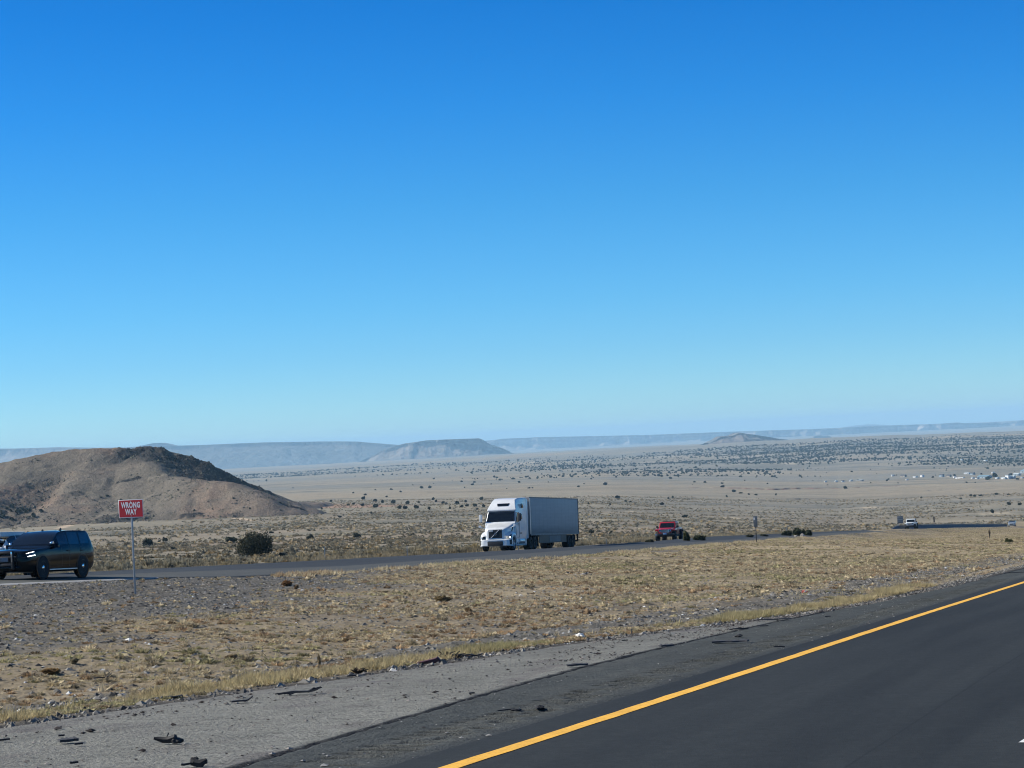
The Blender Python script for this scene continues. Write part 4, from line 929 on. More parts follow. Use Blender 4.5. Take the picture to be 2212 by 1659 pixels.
    for sg in (1, -1):
        MB().box(tx0 - .16, tx0 + .02, sg * 1.285 - .012, sg * 1.285 + .012, 1.2, 4.0).build("corner_post", V_alu, tb)
        MB().box(tx1 - .02, tx1 + .10, sg * 1.285 - .014, sg * 1.285 + .014, 1.1, 4.06).build("rear_post", V_plastic, tb)
        MB().box(-19.2, -10.2, sg * 1.22 - .015, sg * 1.22 + .015, .48, 1.10).build("side_skirt", plain("dark skirt panel", (.010, .012, .016), .5, .2, 1), root)
        MB().box(-17.2, -13.5, sg * 1.238 - .004, sg * 1.238 + .004, .56, 1.04).build("skirt_panel", plain("faded blue panel", (.06, .085, .105), .5, .2, 2), root) if sg > 0 else None
        MB().box(-11.1, -10.95, sg * .75 - .07, sg * .75 + .07, .30, 1.16).build("landing_leg", V_steel, root)
    ru = MB().box(tx0, tx0 + .36, -1.02, 1.02, 2.1, 3.9, .03, .03); ru.box(tx0 + .36, tx0 + .42, -.8, .8, 2.3, 3.0)
    ru.build("cooling_unit", plain("grey unit casing", (.10, .105, .11), .5), root, .04)
    MB().box(tx1 - .03, tx1 + .06, -1.15, 1.15, .50, .62).box(tx1 - .02, tx1 + .05, -.85, -.75, .55, 1.12).box(tx1 - .02, tx1 + .05, .75, .85, .55, 1.12).box(tx1 - .03, tx1 + .06, 1.08, 1.2, .5, 1.12).box(tx1 - .03, tx1 + .06, -1.2, -1.08, .5, 1.12).build("rear_guard", V_plastic, root)
    MB().box(-22.3, -19.4, -.5, .5, .70, 1.16).build("trailer_axle_frame", V_plastic, root)
    MB().box(-22.0, -8, -.4, .4, .98, 1.15).build("trailer_beam", V_plastic, root)
    return root
def closer(root):
    """draw the tractor in to its real short bonnet and sleeper, the trailer following close behind"""
    f = lambda x: x * .745 if x > -7.0 else x + 1.785
    for o in root.children_recursive:
        if o.type != 'MESH' or o.name.split('.')[0] == "rim": continue
        me = o.data; xs = [v.co.x for v in me.vertices]; cx = (min(xs) + max(xs)) / 2; rim = [c for c in o.children if c.name.split('.')[0] == "rim"]
        for m in [o] + rim:
            for v in m.data.vertices: v.co.x = (v.co.x + f(cx) - cx) if o.name.split('.')[0] == "wheel" else f(v.co.x)
semi = make_semi(road_frame(162.75, 53.22))

closer(semi)

# ---- open-backed pickups with round lamps and flared wings (the red one near, the white one far)
def make_pickup(M, label, paint_m, red=True):
    root = empty("pickup_truck", M @ Matrix.Scale(1.05, 4)); tag(root, label, "pickup truck")
    # tub, doors and bed; x = 0 midway between the axles (wheelbase 3.48)
    MB().prism([(1.05, .62), (1.05, 1.20), (-.95, 1.24), (-.98, .62)], -.80, .80).build("body", paint_m, root, .03)
    MB().prism([(-1.05, .66), (-1.05, 1.24), (-2.72, 1.26), (-2.72, .66)], -.80, .80).build("cargo_bed", paint_m, root, .03)
    MB().box(-2.66, -1.12, -.70, .70, 1.262, 1.285).build("bed_cover", V_plastic, root, .008)
    MB().prism([(2.20, 1.14), (2.20, .72), (1.0, .62), (1.0, 1.28), (1.95, 1.205)], 0, 0, y0s=[-.58, -.58, -.72, -.72, -.62], y1s=[.58, .58, .72, .72, .62]).build("hood", paint_m, root, .04)
    g = MB().prism([(2.18, .70), (2.25, .70), (2.27, 1.0), (2.22, 1.17), (2.16, 1.17)], -.60, .60).build("grille", paint_m, root, .03)
    sl = MB(); [sl.box(2.24, 2.282, -.30 + k * .10 - .032, -.30 + k * .10 + .032, .80, 1.09) for k in range(7)]; sl.build("grille_slots", V_plastic, g)
    br = MB(); [br.box(2.262, 2.288, -.35 + k * .10 - .010, -.35 + k * .10 + .010, .80, 1.09) for k in range(8)]; br.build("grille_bars", V_chrome if red else paint_m, g)
    for sg in (1, -1):
        h = MB(); c = (2.245, sg * .47, .98); n_ = 18
        h.raw([(c[0] + .035, c[1] + .095 * math.cos(2 * PI * k / n_), c[2] + .095 * math.sin(2 * PI * k / n_)) for k in range(n_)] + [(c[0], c[1] + .11 * math.cos(2 * PI * k / n_), c[2] + .11 * math.sin(2 * PI * k / n_)) for k in range(n_)],
              [tuple(range(n_))] + [(k, k + n_, (k + 1) % n_ + n_, (k + 1) % n_) for k in range(n_)])
        hh = h.build("headlight", V_glass, root)
        MB().tube([(c[0] + .03, c[1] + .105 * math.cos(2 * PI * k / n_), c[2] + .105 * math.sin(2 * PI * k / n_)) for k in range(n_ + 1)], .014, 5, False).build("lamp_ring", V_chrome, hh)
        # front wing: a flat flare standing out over the wheel
        MB().prism([(2.16, .98), (2.18, 1.06), (2.02, 1.12), (1.20, 1.12), (1.02, .98), (.98, .74), (1.06, .74), (1.22, 1.0), (1.95, 1.0), (2.06, .92)], min(sg * .60, sg * .95), max(sg * .60, sg * .95)).build("front_fender", paint_m, root, .025)
        MB().prism([(-1.10, .80), (-1.26, 1.08), (-2.18, 1.10), (-2.36, .84), (-2.28, .84), (-2.12, 1.03), (-1.32, 1.02), (-1.18, .80)], min(sg * .76, sg * .95), max(sg * .76, sg * .95)).build("rear_fender", V_plastic, root, .02)
        MB().box(2.05, 2.12, sg * .79 - .07, sg * .79 + .07, .98, 1.06).build("turn_lamp", L_warm if red else L_lens, root, .01)
        for wx, nm in ((1.72, "wheel"), (-1.76, "wheel")): wheel(root, wx, sg * .80, .45, .32, sg, V_rimdark, V_steel, .52)
        # doors, windows
        d = MB().prism([(.98, .66), (.98, 1.20), (.02, 1.22), (.02, .66)], min(sg * .80, sg * .825), max(sg * .80, sg * .825)).build("door", paint_m, root, .012)
        d2 = MB().prism([(-.02, .66), (-.02, 1.22), (-.90, 1.24), (-.72, .66)], min(sg * .80, sg * .825), max(sg * .80, sg * .825)).build("door", paint_m, root, .012)
        for dd, hx in ((d, .16), (d2, -.72)): MB().box(hx - .09, hx + .09, sg * .84 - .016, sg * .84 + .016, 1.10, 1.135).build("handle", V_plastic, dd, .006)
        MB().prism([(.84, 1.26), (.62, 1.68), (.06, 1.69), (.06, 1.26)], sg * .775 - .012, sg * .775 + .012).build("door_window", V_glass2, root)
        MB().prism([(-.02, 1.27), (-.02, 1.69), (-.78, 1.69), (-.86, 1.27)], sg * .775 - .012, sg * .775 + .012).build("door_window", V_glass2, root)
        MB().box(.74, .86, sg * .98 - .10, sg * .98 + .08, 1.26, 1.44).tube([(.8, sg * .80, 1.28), (.8, sg * .95, 1.32)], .025, 6).build("mirror", V_plastic, root, .02)
        MB().box(-.95, 1.05, sg * .84 - .04, sg * .84 + .05, .48, .56).build("side_step", V_plastic, root, .015)
        MB().box(-2.80, -2.70, sg * .68 - .06, sg * .68 + .06, .95, 1.18).build("tail_light", L_red, root, .01)
    # cab frame with roof
    MB().prism([(.98, 1.20), (.64, 1.74), (.55, 1.80), (-.86, 1.82), (-.96, 1.76), (-1.0, 1.22), (-.90, 1.22), (-.84, 1.70), (.02, 1.70), (.58, 1.70), (.88, 1.22)], -.80, .80, y0s=[-.80, -.74, -.73, -.73, -.74, -.80, -.80, -.75, -.75, -.75, -.80], y1s=[.80, .74, .73, .73, .74, .80, .80, .75, .75, .75, .80]).build("cab_frame", paint_m if red else V_plastic, root, .015)
    MB().box(-.93, .56, -.735, .735, 1.795, 1.845, .04, .04).build("roof", V_plastic if red else paint_m, root, .02)
    MB().prism([(.985, 1.20), (1.0, 1.235), (.672, 1.765), (.63, 1.765)], 0, 0, y0s=[-.80, -.80, -.745, -.745], y1s=[.80, .80, .745, .745]).build("windshield_frame", paint_m, root, .012)
    MB().raw([(.985, -.71, 1.275), (.985, .71, 1.275), (.725, .665, 1.695), (.725, -.665, 1.695)], [(0, 1, 2, 3)]).raw([(.965, -.71, 1.275), (.965, .71, 1.275), (.705, .665, 1.695), (.705, -.665, 1.695)], [(3, 2, 1, 0)]).build("windshield", V_glass, root)
    MB().box(-.91, -.87, -.7, .7, 1.28, 1.68).build("rear_window", V_glass, root)
    b = MB().prism([(2.28, .50), (2.46, .50), (2.48, .70), (2.28, .72)], 0, 0, y0s=[-.88, -.70, -.70, -.88], y1s=[.88, .70, .70, .88]).build("front_bumper", V_plastic, root, .03)
    if red:
        for sg in (1, -1):
            MB().tube([(2.42, sg * .60, .66), (2.36, sg * .90, .66), (2.34, sg * .92, .60), (2.36, sg * .88, .54), (2.42, sg * .60, .55), (2.43, sg * .57, .60), (2.42, sg * .60, .66)], .018, 6).build("bumper_ring", V_chrome if sg < 0 else V_steel, b)
        MB().box(2.475, 2.49, -.14, .20, .60, .76).build("license_plate", plain("blue plate", (.16, .27, .42), .4), root, .004)
        MB().box(2.36, 2.46, .26, .42, .72, .82).build("winch_hook", V_steel, b, .01)
    MB().box(-2.86, -2.74, -.82, .82, .56, .70).build("rear_bumper", V_plastic, root, .02)
    MB().box(-2.7, 2.2, -.5, .5, .46, .64).build("chassis", V_plastic, root)
    MB().tube([(1.72, -.7, .45), (1.72, .7, .45)], .06, 8).build("axle", V_plastic, root); MB().tube([(-1.76, -.7, .45), (-1.76, .7, .45)], .06, 8).build("axle", V_plastic, root)
    return root
jeep = make_pickup(road_frame(222.6, 54.45), "red open-backed pickup truck with lit lamps following the white semi truck", V_red, True)
wjeep = make_pickup(road_frame(419.0, 57.0), "white pickup truck on big black tyres beside the dark barrier", V_wcar, False)
farcar = make_suv(road_frame(652.0, 60.6), "sedan", "small pale grey car farthest up the road at the right edge", "car", paintm("silver paint", (.30, .33, .34), .35), False, 4.8, 1.62, .35, V_alu, None)
# ================================================================== SIGNS AND BARRIER
def frame_at(x, y, z, fwd):
    """x along fwd (level), z up"""
    f = Vector((fwd[0], fwd[1], 0)).normalized(); l = Vector((0, 0, 1)).cross(f)
    return Matrix(((f.x, l.x, 0, x), (f.y, l.y, 0, y), (0, 0, 1, z), (0, 0, 0, 1)))
def text_mesh(body, size, off=0.0, ext=.0015, space=1.0):
    cu = bpy.data.curves.new("lettering", 'FONT'); cu.body = body; cu.size = size; cu.align_x = 'CENTER'; cu.align_y = 'CENTER'
    cu.offset = off; cu.extrude = ext; cu.space_character = space; cu.resolution_u = 3
    o = bpy.data.objects.new("lettering", cu); COL.objects.link(o)
    dg = bpy.context.evaluated_depsgraph_get(); me = bpy.data.meshes.new_from_object(o.evaluated_get(dg))
    bpy.data.objects.remove(o); bpy.data.curves.remove(cu); return me
S_red = plain("red sign sheeting", (.40, .008, .016), .45, .06, 3); S_white = plain("white sign sheeting", (.70, .68, .68), .5, .06, 5)
S_back = plain("weathered sign back", (.13, .145, .155), .5, .15, 4, metal=.5); S_galv = plain("galvanised steel", (.30, .315, .32), .5, .18, 7, metal=.5)
def sign_post(s, t, label):
    x, y = to_xy(s, t); r = empty("road_sign", frame_at(x, y, h1(x, y), SV)); return tag(r, label, "road sign")
# WRONG WAY: faces down the road, towards us
x, y, z = ground_at(292, 1283)
ws_ = empty("road_sign", frame_at(x, y, z, -SV)); tag(ws_, "red WRONG WAY sign on a thin grey post in the gravel", "road sign")
MB().box(-.03, .03, -.025, .025, -.3, 3.18).build("post", S_galv, ws_, .004)
pl = MB().box(.031, .037, -.457, .457, 2.585, 3.195).build("sign_plate", S_white, ws_, .002)
MB().box(.037, .0395, -.437, .437, 2.605, 3.175).build("red_field", S_red, pl)
for body, zz, sz in (("WRONG", 3.0, .262), ("WAY", 2.775, .262)):
    me = text_mesh(body, sz, .010, .0012, 1.12)
    M4 = Matrix(((0, 0, 1, .0415), (1, 0, 0, 0), (0, 1, 0, zz), (0, 0, 0, 1)))
    me.transform(Matrix(((0, 0, 1, 0), (1, 0, 0, 0), (0, 1, 0, 0), (0, 0, 0, 1)))); 
    wd = max(v.co.y for v in me.vertices) - min(v.co.y for v in me.vertices); want = .71 if body == 'WRONG' else .44
    me.transform(Matrix.Scale(want / wd, 4, (0, 1, 0)))
    me.transform(Matrix.Translation((.0412, 0, zz)))
    link("lettering", me, S_white, pl)
for zz in (3.14, 2.64): MB().lathe_y([(.001, 0), (.014, 0), (.012, .006), (.001, .007)], (0, 0, 0), 10).build("bolt", S_white, pl).matrix_local = Matrix(((0, 1, 0, .039), (-1, 0, 0, 0), (0, 0, 1, zz), (0, 0, 0, 1)))
# back of a tall narrow sign
def plane_pt(px, py, d): return sight(px, py, d)
P = sight(1634.5, 1174.5, 213); r = empty("road_sign", frame_at(P[0], P[1], P[2] - .1, SV) @ Matrix.Scale(1.10, 4)); tag(r, "tall narrow sign seen from behind on a dark post beside the far road", "road sign")
MB().box(-.03, .03, -.03, .03, -.3, 2.40).build("post", V_plastic, r, .004)
q = MB().box(-.045, -.035, -.165, .165, 1.52, 2.42).build("sign_panel", S_back, r, .002); MB().box(-.049, -.0455, .05, .15, 2.12, 2.30).build("sticker", S_white, q)
# back of a square sign on two posts
P = sight(1945.5, 1142, 446); r = empty("road_sign", frame_at(P[0], P[1], P[2] - .3, SV) @ Matrix.Scale(.92, 4)); tag(r, "large square sign seen from behind on two posts beside the barrier", "road sign")
for yy in (-.34, .34): MB().box(-.04, .04, yy - .035, yy + .035, -.3, 2.9).build("post", S_galv, r)
q = MB().box(-.06, -.045, -.60, .60, 1.50, 2.96).build("sign_panel", S_back, r, .003)
for zz in (1.75, 2.22, 2.70): MB().box(-.085, -.062, -.58, .58, zz - .035, zz + .035).build("stiffener", S_galv, q)
# slim marker further on
P = sight(2018.5, 1137.5, 486); r = empty("road_sign", frame_at(P[0], P[1], P[2] - .3, SV)); tag(r, "slim dark marker sign on a thin post beyond the barrier", "road sign")
MB().box(-.03, .03, -.03, .03, -.3, 2.35).build("post", S_galv, r); MB().box(-.05, -.035, -.13, .13, 1.2, 2.42).build("sign_panel", V_plastic, r, .003)

# long dark barrier along the outer edge of the far road
br = empty("barrier"); tag(br, "long dark roadside barrier with a sloping end behind the white pickup", "barrier")
BS = np.concatenate([np.array([404., 409., 414.]), np.arange(420, 664, 8.0)])
prof = [(-.42, -.6), (-.42, .0), (-.40, .08), (-.22, .35), (-.12, .86), (.10, .86), (.14, .0), (.14, -.6)]
def bar_mesh(ss, pr, hs):
    V = []; n = len(pr)
    for s, h in zip(ss, hs):
        t0 = 48.3 + float(shift(s)); zb = GRADE * s + float(h_road(np.array([s]), np.array([48.3]))[0]) + .02
        for a, b in pr:
            X, Y = to_xy(s, t0 + a); V.append((X, Y, zb + (b * h if b > 0 else b)))
    F = [tuple(range(n)), tuple(range(len(V) - 1, len(V) - n - 1, -1))]
    for i in range(len(ss) - 1): F += [(i * n + k, i * n + (k + 1) % n, (i + 1) * n + (k + 1) % n, (i + 1) * n + k) for k in range(n)]
    return MB().raw(V, F)
M_bar = plain("shade-dark weathered concrete", (.075, .078, .085), .8, .25, .8)  # dark bluish base colour carries the shade on the barrier's face
bar_mesh(BS[2:], prof, [1.0] * len(BS[2:])).build("wall", M_bar, br)
bar_mesh(BS[:3], prof, [.28, .75, 1.0]).build("sloping_end", M_bar, br)
bar_mesh(BS[3:], [(-.10, .90), (-.10, .98), (.02, .98), (.02, .90)], [1.0] * len(BS[3:])).build("top_rail", S_back, br)
# delineator and fence posts
for px, py, d, h in ((702, 1202, 172, .9), (1897, 1141, 470, 1.1), (1700, 1156, 300, 1.1), (1310, 1181, 205, .9), (1120, 1191, 188, .8), (880, 1199, 176, .9), (1800, 1149, 390, 1.1)):
    P = sight(px, py, d); g = h1(P[0], P[1])
    o = MB().box(P[0] - .03, P[0] + .03, P[1] - .03, P[1] + .03, g - .3, max(g + h, P[2] + h * .8)).build("fence_post", S_galv, None, .008)
    tag(o, "thin steel fence post standing in the scrub along the far road edge", "fence post", "fence posts along the far road")

# ================================================================== PLANTS
def leafball(n, rx, rz, leaf, seed, lobes=9, up=.35, squash=.35, taper=.0):
    """leaf clumps gathered in uneven lobes; returns (V, F triangles)"""
    g = np.random.default_rng(seed); V = []; F = []
    L = []
    for k in range(lobes):
        a = 2 * PI * (k + g.random() * .7) / lobes; rr = rx * (.25 + .5 * g.random()) if k else 0
        L.append((rr * math.cos(a), rr * math.sin(a), rz * (.28 + .42 * g.random()), rx * (.30 + .22 * g.random()), rz * (.26 + .16 * g.random())))
    w = np.array([l[3] ** 2 for l in L]); w /= w.sum()
    ks = g.choice(lobes, n, p=w)
    d = g.normal(size=(n, 3)); d /= np.linalg.norm(d, axis=1)[:, None]; rad = .55 + .5 * g.random(n) ** .5
    C = np.array([[L[k][0], L[k][1], L[k][2]] for k in ks]) + d * np.array([[L[k][3], L[k][3], L[k][4]] for k in ks]) * rad[:, None]
    C[:, 2] = np.maximum(C[:, 2], .04 * rz)
    t1 = g.normal(size=(n, 3)); t1[:, 2] += up; t1 /= np.linalg.norm(t1, axis=1)[:, None]
    t2 = np.cross(t1, g.normal(size=(n, 3))); t2 /= np.linalg.norm(t2, axis=1)[:, None]
    s = leaf * (.6 + .8 * g.random(n))[:, None]
    A = C - t2 * s * .5 - t1 * s * .4; B = C + t2 * s * .5 - t1 * s * .4; D = C + t1 * s * .9
    V = np.stack([A, B, D], 1).reshape(-1, 3); F = np.arange(3 * n).reshape(-1, 3)
    return V, F
def leaf_mat(name, base, vary=.35, warm=(1.15, 1.05, .8)):
    n = NT(name); oi = n.add("ObjectInfo"); tc = n.add("TexCoord"); ge = n.add("NewGeometry")
    f = n.ramp(ge.outputs["Random Per Island"], [(0, 1 - vary), (1, 1 + vary)])
    o = n.ramp(oi.outputs["Random"], [(0, (.8, .85, .9)), (.5, (1, 1, 1)), (1, warm)])
    c = n.mix(n.mix(base, f, 1, 'MULTIPLY'), o, 1, 'MULTIPLY'); n.through(c, .3 if sum(base) > .3 else .12)
    return n.set(base=c, rough=.85, spec=.15)
M_jun = leaf_mat("juniper foliage", (.040, .046, .032), .45); M_grn = leaf_mat("green scrub foliage", (.060, .068, .036), .4); M_sage = leaf_mat("sage foliage", (.285, .248, .168), .3)
M_dry = leaf_mat("dry brush", (.26, .20, .115), .35); M_bark = plain("grey bark", (.12, .10, .085), .9, .3, 9); M_twig = leaf_mat("bare twigs", (.085, .066, .05), .3)
def limbs(h, r, n, seed, spread=.7):
    g = random.Random(seed); m = MB()
    m.tube([(0, 0, -.15), (0, 0, .12 * h), (.03 * h, .02 * h, .3 * h)], [r, r * .9, r * .6], 7)
    for k in range(n):
        a = 2 * PI * (k + g.random() * .6) / n; q = spread * h * (.45 + .4 * g.random()); zt = h * (.55 + .3 * g.random())
        m.tube([(0, 0, .05 * h), (q * .4 * math.cos(a), q * .4 * math.sin(a), zt * .45), (q * math.cos(a), q * math.sin(a), zt)], [r * .55, r * .4, r * .12], 5)
    return m
def mesh_tri(name, VF): return np_mesh(name, VF[0], VF[1])
JUN_CROWN = [mesh_tri("crown", leafball(620, .62, 1.0, .19, 300 + k, 10)) for k in range(4)]
JUN_TRUNK = [limbs(.8, .06, 5, 40 + k).mesh("trunk") for k in range(4)]
FAR_CROWN = [mesh_tri("crown", leafball(260, .62, 1.0, .36, 320 + k, 7)) for k in range(5)]
def bush(px, py, wpx, hpx, label, cat="bush", group=None, mat=None, name="juniper", near=False, sink=.04):
    x, y, z = ground_at(px, py); d = math.hypot(x, y); W = wpx / FPX * d; Hh = hpx / FPX * d
    k = random.randrange(4)
    r = empty(name, Matrix.Translation((x, y, z - sink * Hh)) @ Matrix.Rotation(random.random() * 6.28, 4, 'Z')); tag(r, label, cat, group)
    sc = (W / 1.5, W / 1.5, Hh / 1.05)
    c = link("crown", (JUN_CROWN if near else FAR_CROWN)[k], None, r); c.scale = sc
    if len(c.data.materials) == 0: c.data.materials.append(M_jun)
    if mat: c.material_slots[0].link = 'OBJECT'; c.material_slots[0].material = mat
    if near: t = link("trunk", JUN_TRUNK[k], M_bark, r); t.scale = sc
    return r
# the big one by the road, with pale upright limbs showing through
x, y, z = ground_at(552, 1203); d = math.hypot(x, y); bw, bh = 80 / FPX * d, 51 / FPX * d
r = empty("juniper", Matrix.Translation((x, y, z - .05))); tag(r, "broad dark juniper bush with pale limbs, largest bush behind the far road", "bush")
link("crown", mesh_tri("crown", leafball(7500, bw * .47, bh * 1.04, .125, 401, 26, up=.7)), M_jun, r)
limbs(bh * 1.12, .09, 12, 77, .78).build("trunk", M_bark, r)
NB = [(320, 1180, 31, 17, "rounded dark bush to the right of the sign post"), (357, 1169, 15, 9, "small dark bush farther back to the right of the sign post"), (375, 1189, 14, 8, "low dark scrub bush near the road right of the sign post"),
      (344, 1171, 7, 5, "tiny dark bush between two larger bushes right of the sign post"), (500, 1173, 27, 15, "grey-green bush just left of the largest juniper"), (586, 1152, 15, 5, "flat dark bush above and right of the largest juniper"),
      (669, 1167, 21, 12, "dark bush on the plain between the largest juniper and the truck"), (771, 1162, 22, 13, "dark rounded bush midway to the truck on the sage plain"), (891, 1159, 13, 7, "small dark bush left of the white truck's mirror"),
      (609, 1203, 15, 10, "low grey scrub beside the largest juniper at the road edge"), (1276, 1154, 15, 11, "dark bush on the plain right behind the white trailer"), (1320, 1154, 11, 8, "small dark bush between the trailer and the red pickup"),
      (1483, 1169, 19, 25, "tall dark green bush directly behind the red pickup"), (1512, 1168, 37, 14, "low wide green bush right of the red pickup"), (1403, 1173, 26, 9, "low dark bush at the road edge left of the red pickup"),
      (1620, 1161, 22, 7, "low dark bush just left of the narrow sign"), (1650, 1159, 22, 6, "low dark bush just right of the narrow sign")]
for px, py, w_, h_, lb in NB: bush(px, py, w_, h_, lb, near=True, mat=M_grn if "green" in lb else None)
x0 = 0
for k, (px, w_, h_) in enumerate(((1700, 30, 13), (1722, 34, 18), (1745, 26, 15))):
    bush(px, 1157.5, w_, h_, ["left dark green shrub of the clump by the far road", "tallest middle shrub of the green clump by the far road", "right dark green shrub of the clump by the far road"][k], mat=M_grn, near=True, name="shrub")
bush(866, 1199, 21, 14, "yellowish dry bush at the road edge left of the truck", mat=M_dry, near=True, name="shrub")
bush(2180, 1172, 22, 9, "single green bush growing in the straw of the median at right", mat=leaf_mat("fresh green bush", (.095, .105, .04), .35), near=True, name="shrub")
def twiggy(px, py, w_, h_, label):
    x, y, z = ground_at(px, py); d = math.hypot(x, y); W = w_ / FPX * d; Hh = h_ / FPX * d; g = random.Random(int(px)); m = MB()
    for k in range(26):
        a = g.random() * 6.28; q = W * .5 * g.random() ** .5
        m.tube([(0, 0, 0), (q * .5 * math.cos(a), q * .5 * math.sin(a), Hh * .55), (q * math.cos(a + .3), q * math.sin(a + .3), Hh * (.6 + .5 * g.random()))], [.016, .012, .006], 4)
    o = m.build("dead_bush", M_twig, None); o.location = (x, y, z); tag(o, label, "bush")
twiggy(783, 1192, 15, 17, "bare twiggy dead bush on the sage plain left of the truck"); twiggy(827, 1193, 12, 11, "smaller bare twiggy bush nearer the truck")
twiggy(2138, 1163, 8, 20, "thin upright bare weed beside the green bush in the median")
twiggy(774, 1456, 52, 13, "dark tangle of dead weeds at the edge of the pale pavement")
ROW = [(785, 1079, 8, 7), (811, 1096, 14, 8), (811, 1083, 10, 6), (849, 1088, 13, 8), (826, 1087, 8, 6), (863, 1099, 10, 7), (875, 1099, 11, 7), (880, 1089, 10, 7), (900, 1098, 12, 7), (927, 1100, 7, 5), (936, 1080, 7, 6), (942, 1085, 7, 5),
       (957, 1089, 8, 6), (964, 1090, 7, 5), (972, 1099, 6, 5), (988, 1089, 9, 7), (1006, 1085, 6, 5), (997, 1096, 9, 5), (1009, 1094, 8, 6), (1026, 1094, 10, 6), (1045, 1096, 9, 6), (1040, 1080, 8, 7), (1031, 1101, 7, 4), (752, 1092, 8, 5), (763, 1090, 7, 5),
       (783, 1093, 8, 5), (679, 1089, 6, 5), (715, 1085, 6, 5), (802, 1110, 6, 5), (734, 1118, 8, 4), (763, 1066, 5, 3), (835, 1074, 6, 3), (695, 1100, 5, 4), (645, 1090, 6, 4), (905, 1086, 6, 4)]
for a in ROW: bush(*a, "dark juniper in the scattered row between the hill and the truck", group="junipers in a row between the hill and the truck")
HILLB = [(27, 1098, 11, 9), (39, 1110, 14, 9), (48, 1104, 10, 7), (57, 1110, 8, 9), (73, 1119, 13, 9), (90, 1107, 13, 7), (65, 1105, 8, 6), (6, 1120, 14, 10), (26, 1125, 9, 7), (3, 1108, 6, 6), (23, 1105, 7, 5), (124, 1129, 5, 5), (15, 1100, 7, 5)]
def on_hill(px, py):
    """first meeting of that line of sight with the hill or the ground"""
    v = ray(px, py); n_ = math.hypot(v[0], v[1]); ds = np.arange(900, 1420, 1.5); xs = v[0] / n_ * ds; ys = v[1] / n_ * ds
    zz = np.maximum(H(xs, ys), np.where(ys > 1090, hill_h(xs, ys)[0], -99)); g = EYE[2] + v[2] / n_ * ds - zz
    i = int(np.argmax(g < 0)); return xs[i], ys[i], float(zz[i])
for px, py, w_, h_ in HILLB + [(540, 1101, 5, 4), (218, 1077, 7, 3), (232, 1073, 8, 4), (262, 1083, 7, 5), (300, 1095, 5, 4), (420, 1106, 5, 4), (385, 1060, 5, 3), (505, 1079, 6, 4)]:
    x, y, z = on_hill(px, py); d = math.hypot(x, y)
    r = empty("juniper", Matrix.Translation((x, y, z - .1))); tag(r, "dark juniper at the foot of the brown hill", "bush", "junipers at the foot of the hill")
    c = link("crown", FAR_CROWN[random.randrange(4)], M_jun, r); c.scale = (w_ / FPX * d / 1.5,) * 2 + (h_ / FPX * d / 1.05,)
PLAIN = [(1334, 1077, 12, 7), (1351, 1084, 6, 4), (1362, 1086, 6, 4), (1318, 1091, 5, 4), (1271, 1089, 5, 4), (1479, 1118, 14, 6), (1444, 1078, 5, 4), (1453, 1076, 5, 5), (1570, 1074, 6, 4), (1676, 1070, 5, 4), (1600, 1066, 10, 3), (1633, 1070, 9, 3), (1618, 1069, 6, 3), (1430, 1091, 10, 6),
         (2097, 1072, 8, 4), (2105, 1073, 7, 5), (2119, 1072, 9, 4), (2153, 1069, 9, 4), (2178, 1069, 7, 3), (2180, 1091, 11, 6), (2203, 1091, 10, 5), (2093, 1103, 5, 4), (2143, 1108, 8, 8), (2075, 1078, 6, 3), (1990, 1076, 5, 3), (1500, 1042, 6, 4), (1560, 1045, 6, 3), (1250, 1052, 6, 4)]
for a in PLAIN: bush(*a, "small dark bush alone on the open plain right of the truck", group="lone bushes on the open plain")
# junipers over the far slopes
g_ = np.random.default_rng(55)
N_ = 90000; az_ = g_.uniform(-13, 13.4, N_); d_ = np.sqrt(g_.uniform(2300 ** 2, 8600 ** 2, N_)); xs = d_ * np.sin(np.radians(az_)); ys = d_ * np.cos(np.radians(az_))
den = sstep(3500, 4400, d_) * (1 - sstep(7400, 8000, d_)) * sstep(-2, 3.5, az_) * np.clip(.30 + 1.9 * fbm(xs / 330, ys / 430, 4, 66), 0.02, 1)
den = np.maximum(den, sstep(5200, 6400, d_) * (1 - sstep(8200, 8600, d_)) * (1 - sstep(-1, 3, az_)) * np.clip(.05 + 1.3 * fbm(xs / 500, ys / 350, 4, 68), 0, 1) * .8)
den = np.maximum(den, sstep(5000, 5700, d_) * (1 - sstep(7000, 7500, d_)) * sstep(2.5, 6, az_) * np.clip(.75 + 1.8 * fbm(xs / 420, ys / 300, 4, 70), .1, 1.6))
den = np.maximum(den, (d_ < 4200) * .008)
keep = g_.random(N_) < den * .75
xs, ys, d_ = xs[keep], ys[keep], d_[keep]; zs = H(xs, ys); sz = 1.7 + 3.2 * g_.random(len(xs)) ** 2 * (1 + .0 * d_)
order = np.argsort(d_ / sz); near_n = 190
for i in order[:near_n]:
    o = bpy.data.objects.new("juniper", FAR_CROWN[int(g_.integers(5))]); COL.objects.link(o); o.location = (xs[i], ys[i], zs[i] - .2)
    if len(o.data.materials) == 0: o.data.materials.append(M_jun)
    s_ = sz[i]; o.scale = (s_ / 1.25, s_ / 1.25, s_ * .72); o.rotation_euler.z = float(g_.uniform(0, 6.28))
    tag(o, "tiny dark juniper dotting the far slopes of the valley", "bush", "junipers dotting the far slopes")
rest = order[near_n:]
tv, tf = leafball(26, .62, 1.0, .62, 333, 5)
V, F = scatter(tv, tf, np.stack([xs[rest], ys[rest], zs[rest] - .2], -1), np.stack([sz[rest] / 1.15, sz[rest] / 1.15, sz[rest] * .74], -1), g_.uniform(0, 6.28, len(rest)))
jc = np.repeat(np.array([.042, .048, .034]) * g_.uniform(.7, 1.3, (len(rest), 1)), len(tv), 0)
M_veg = vcol("scattered foliage", grain=((.8, .1),), rough=.9, thru=.2)
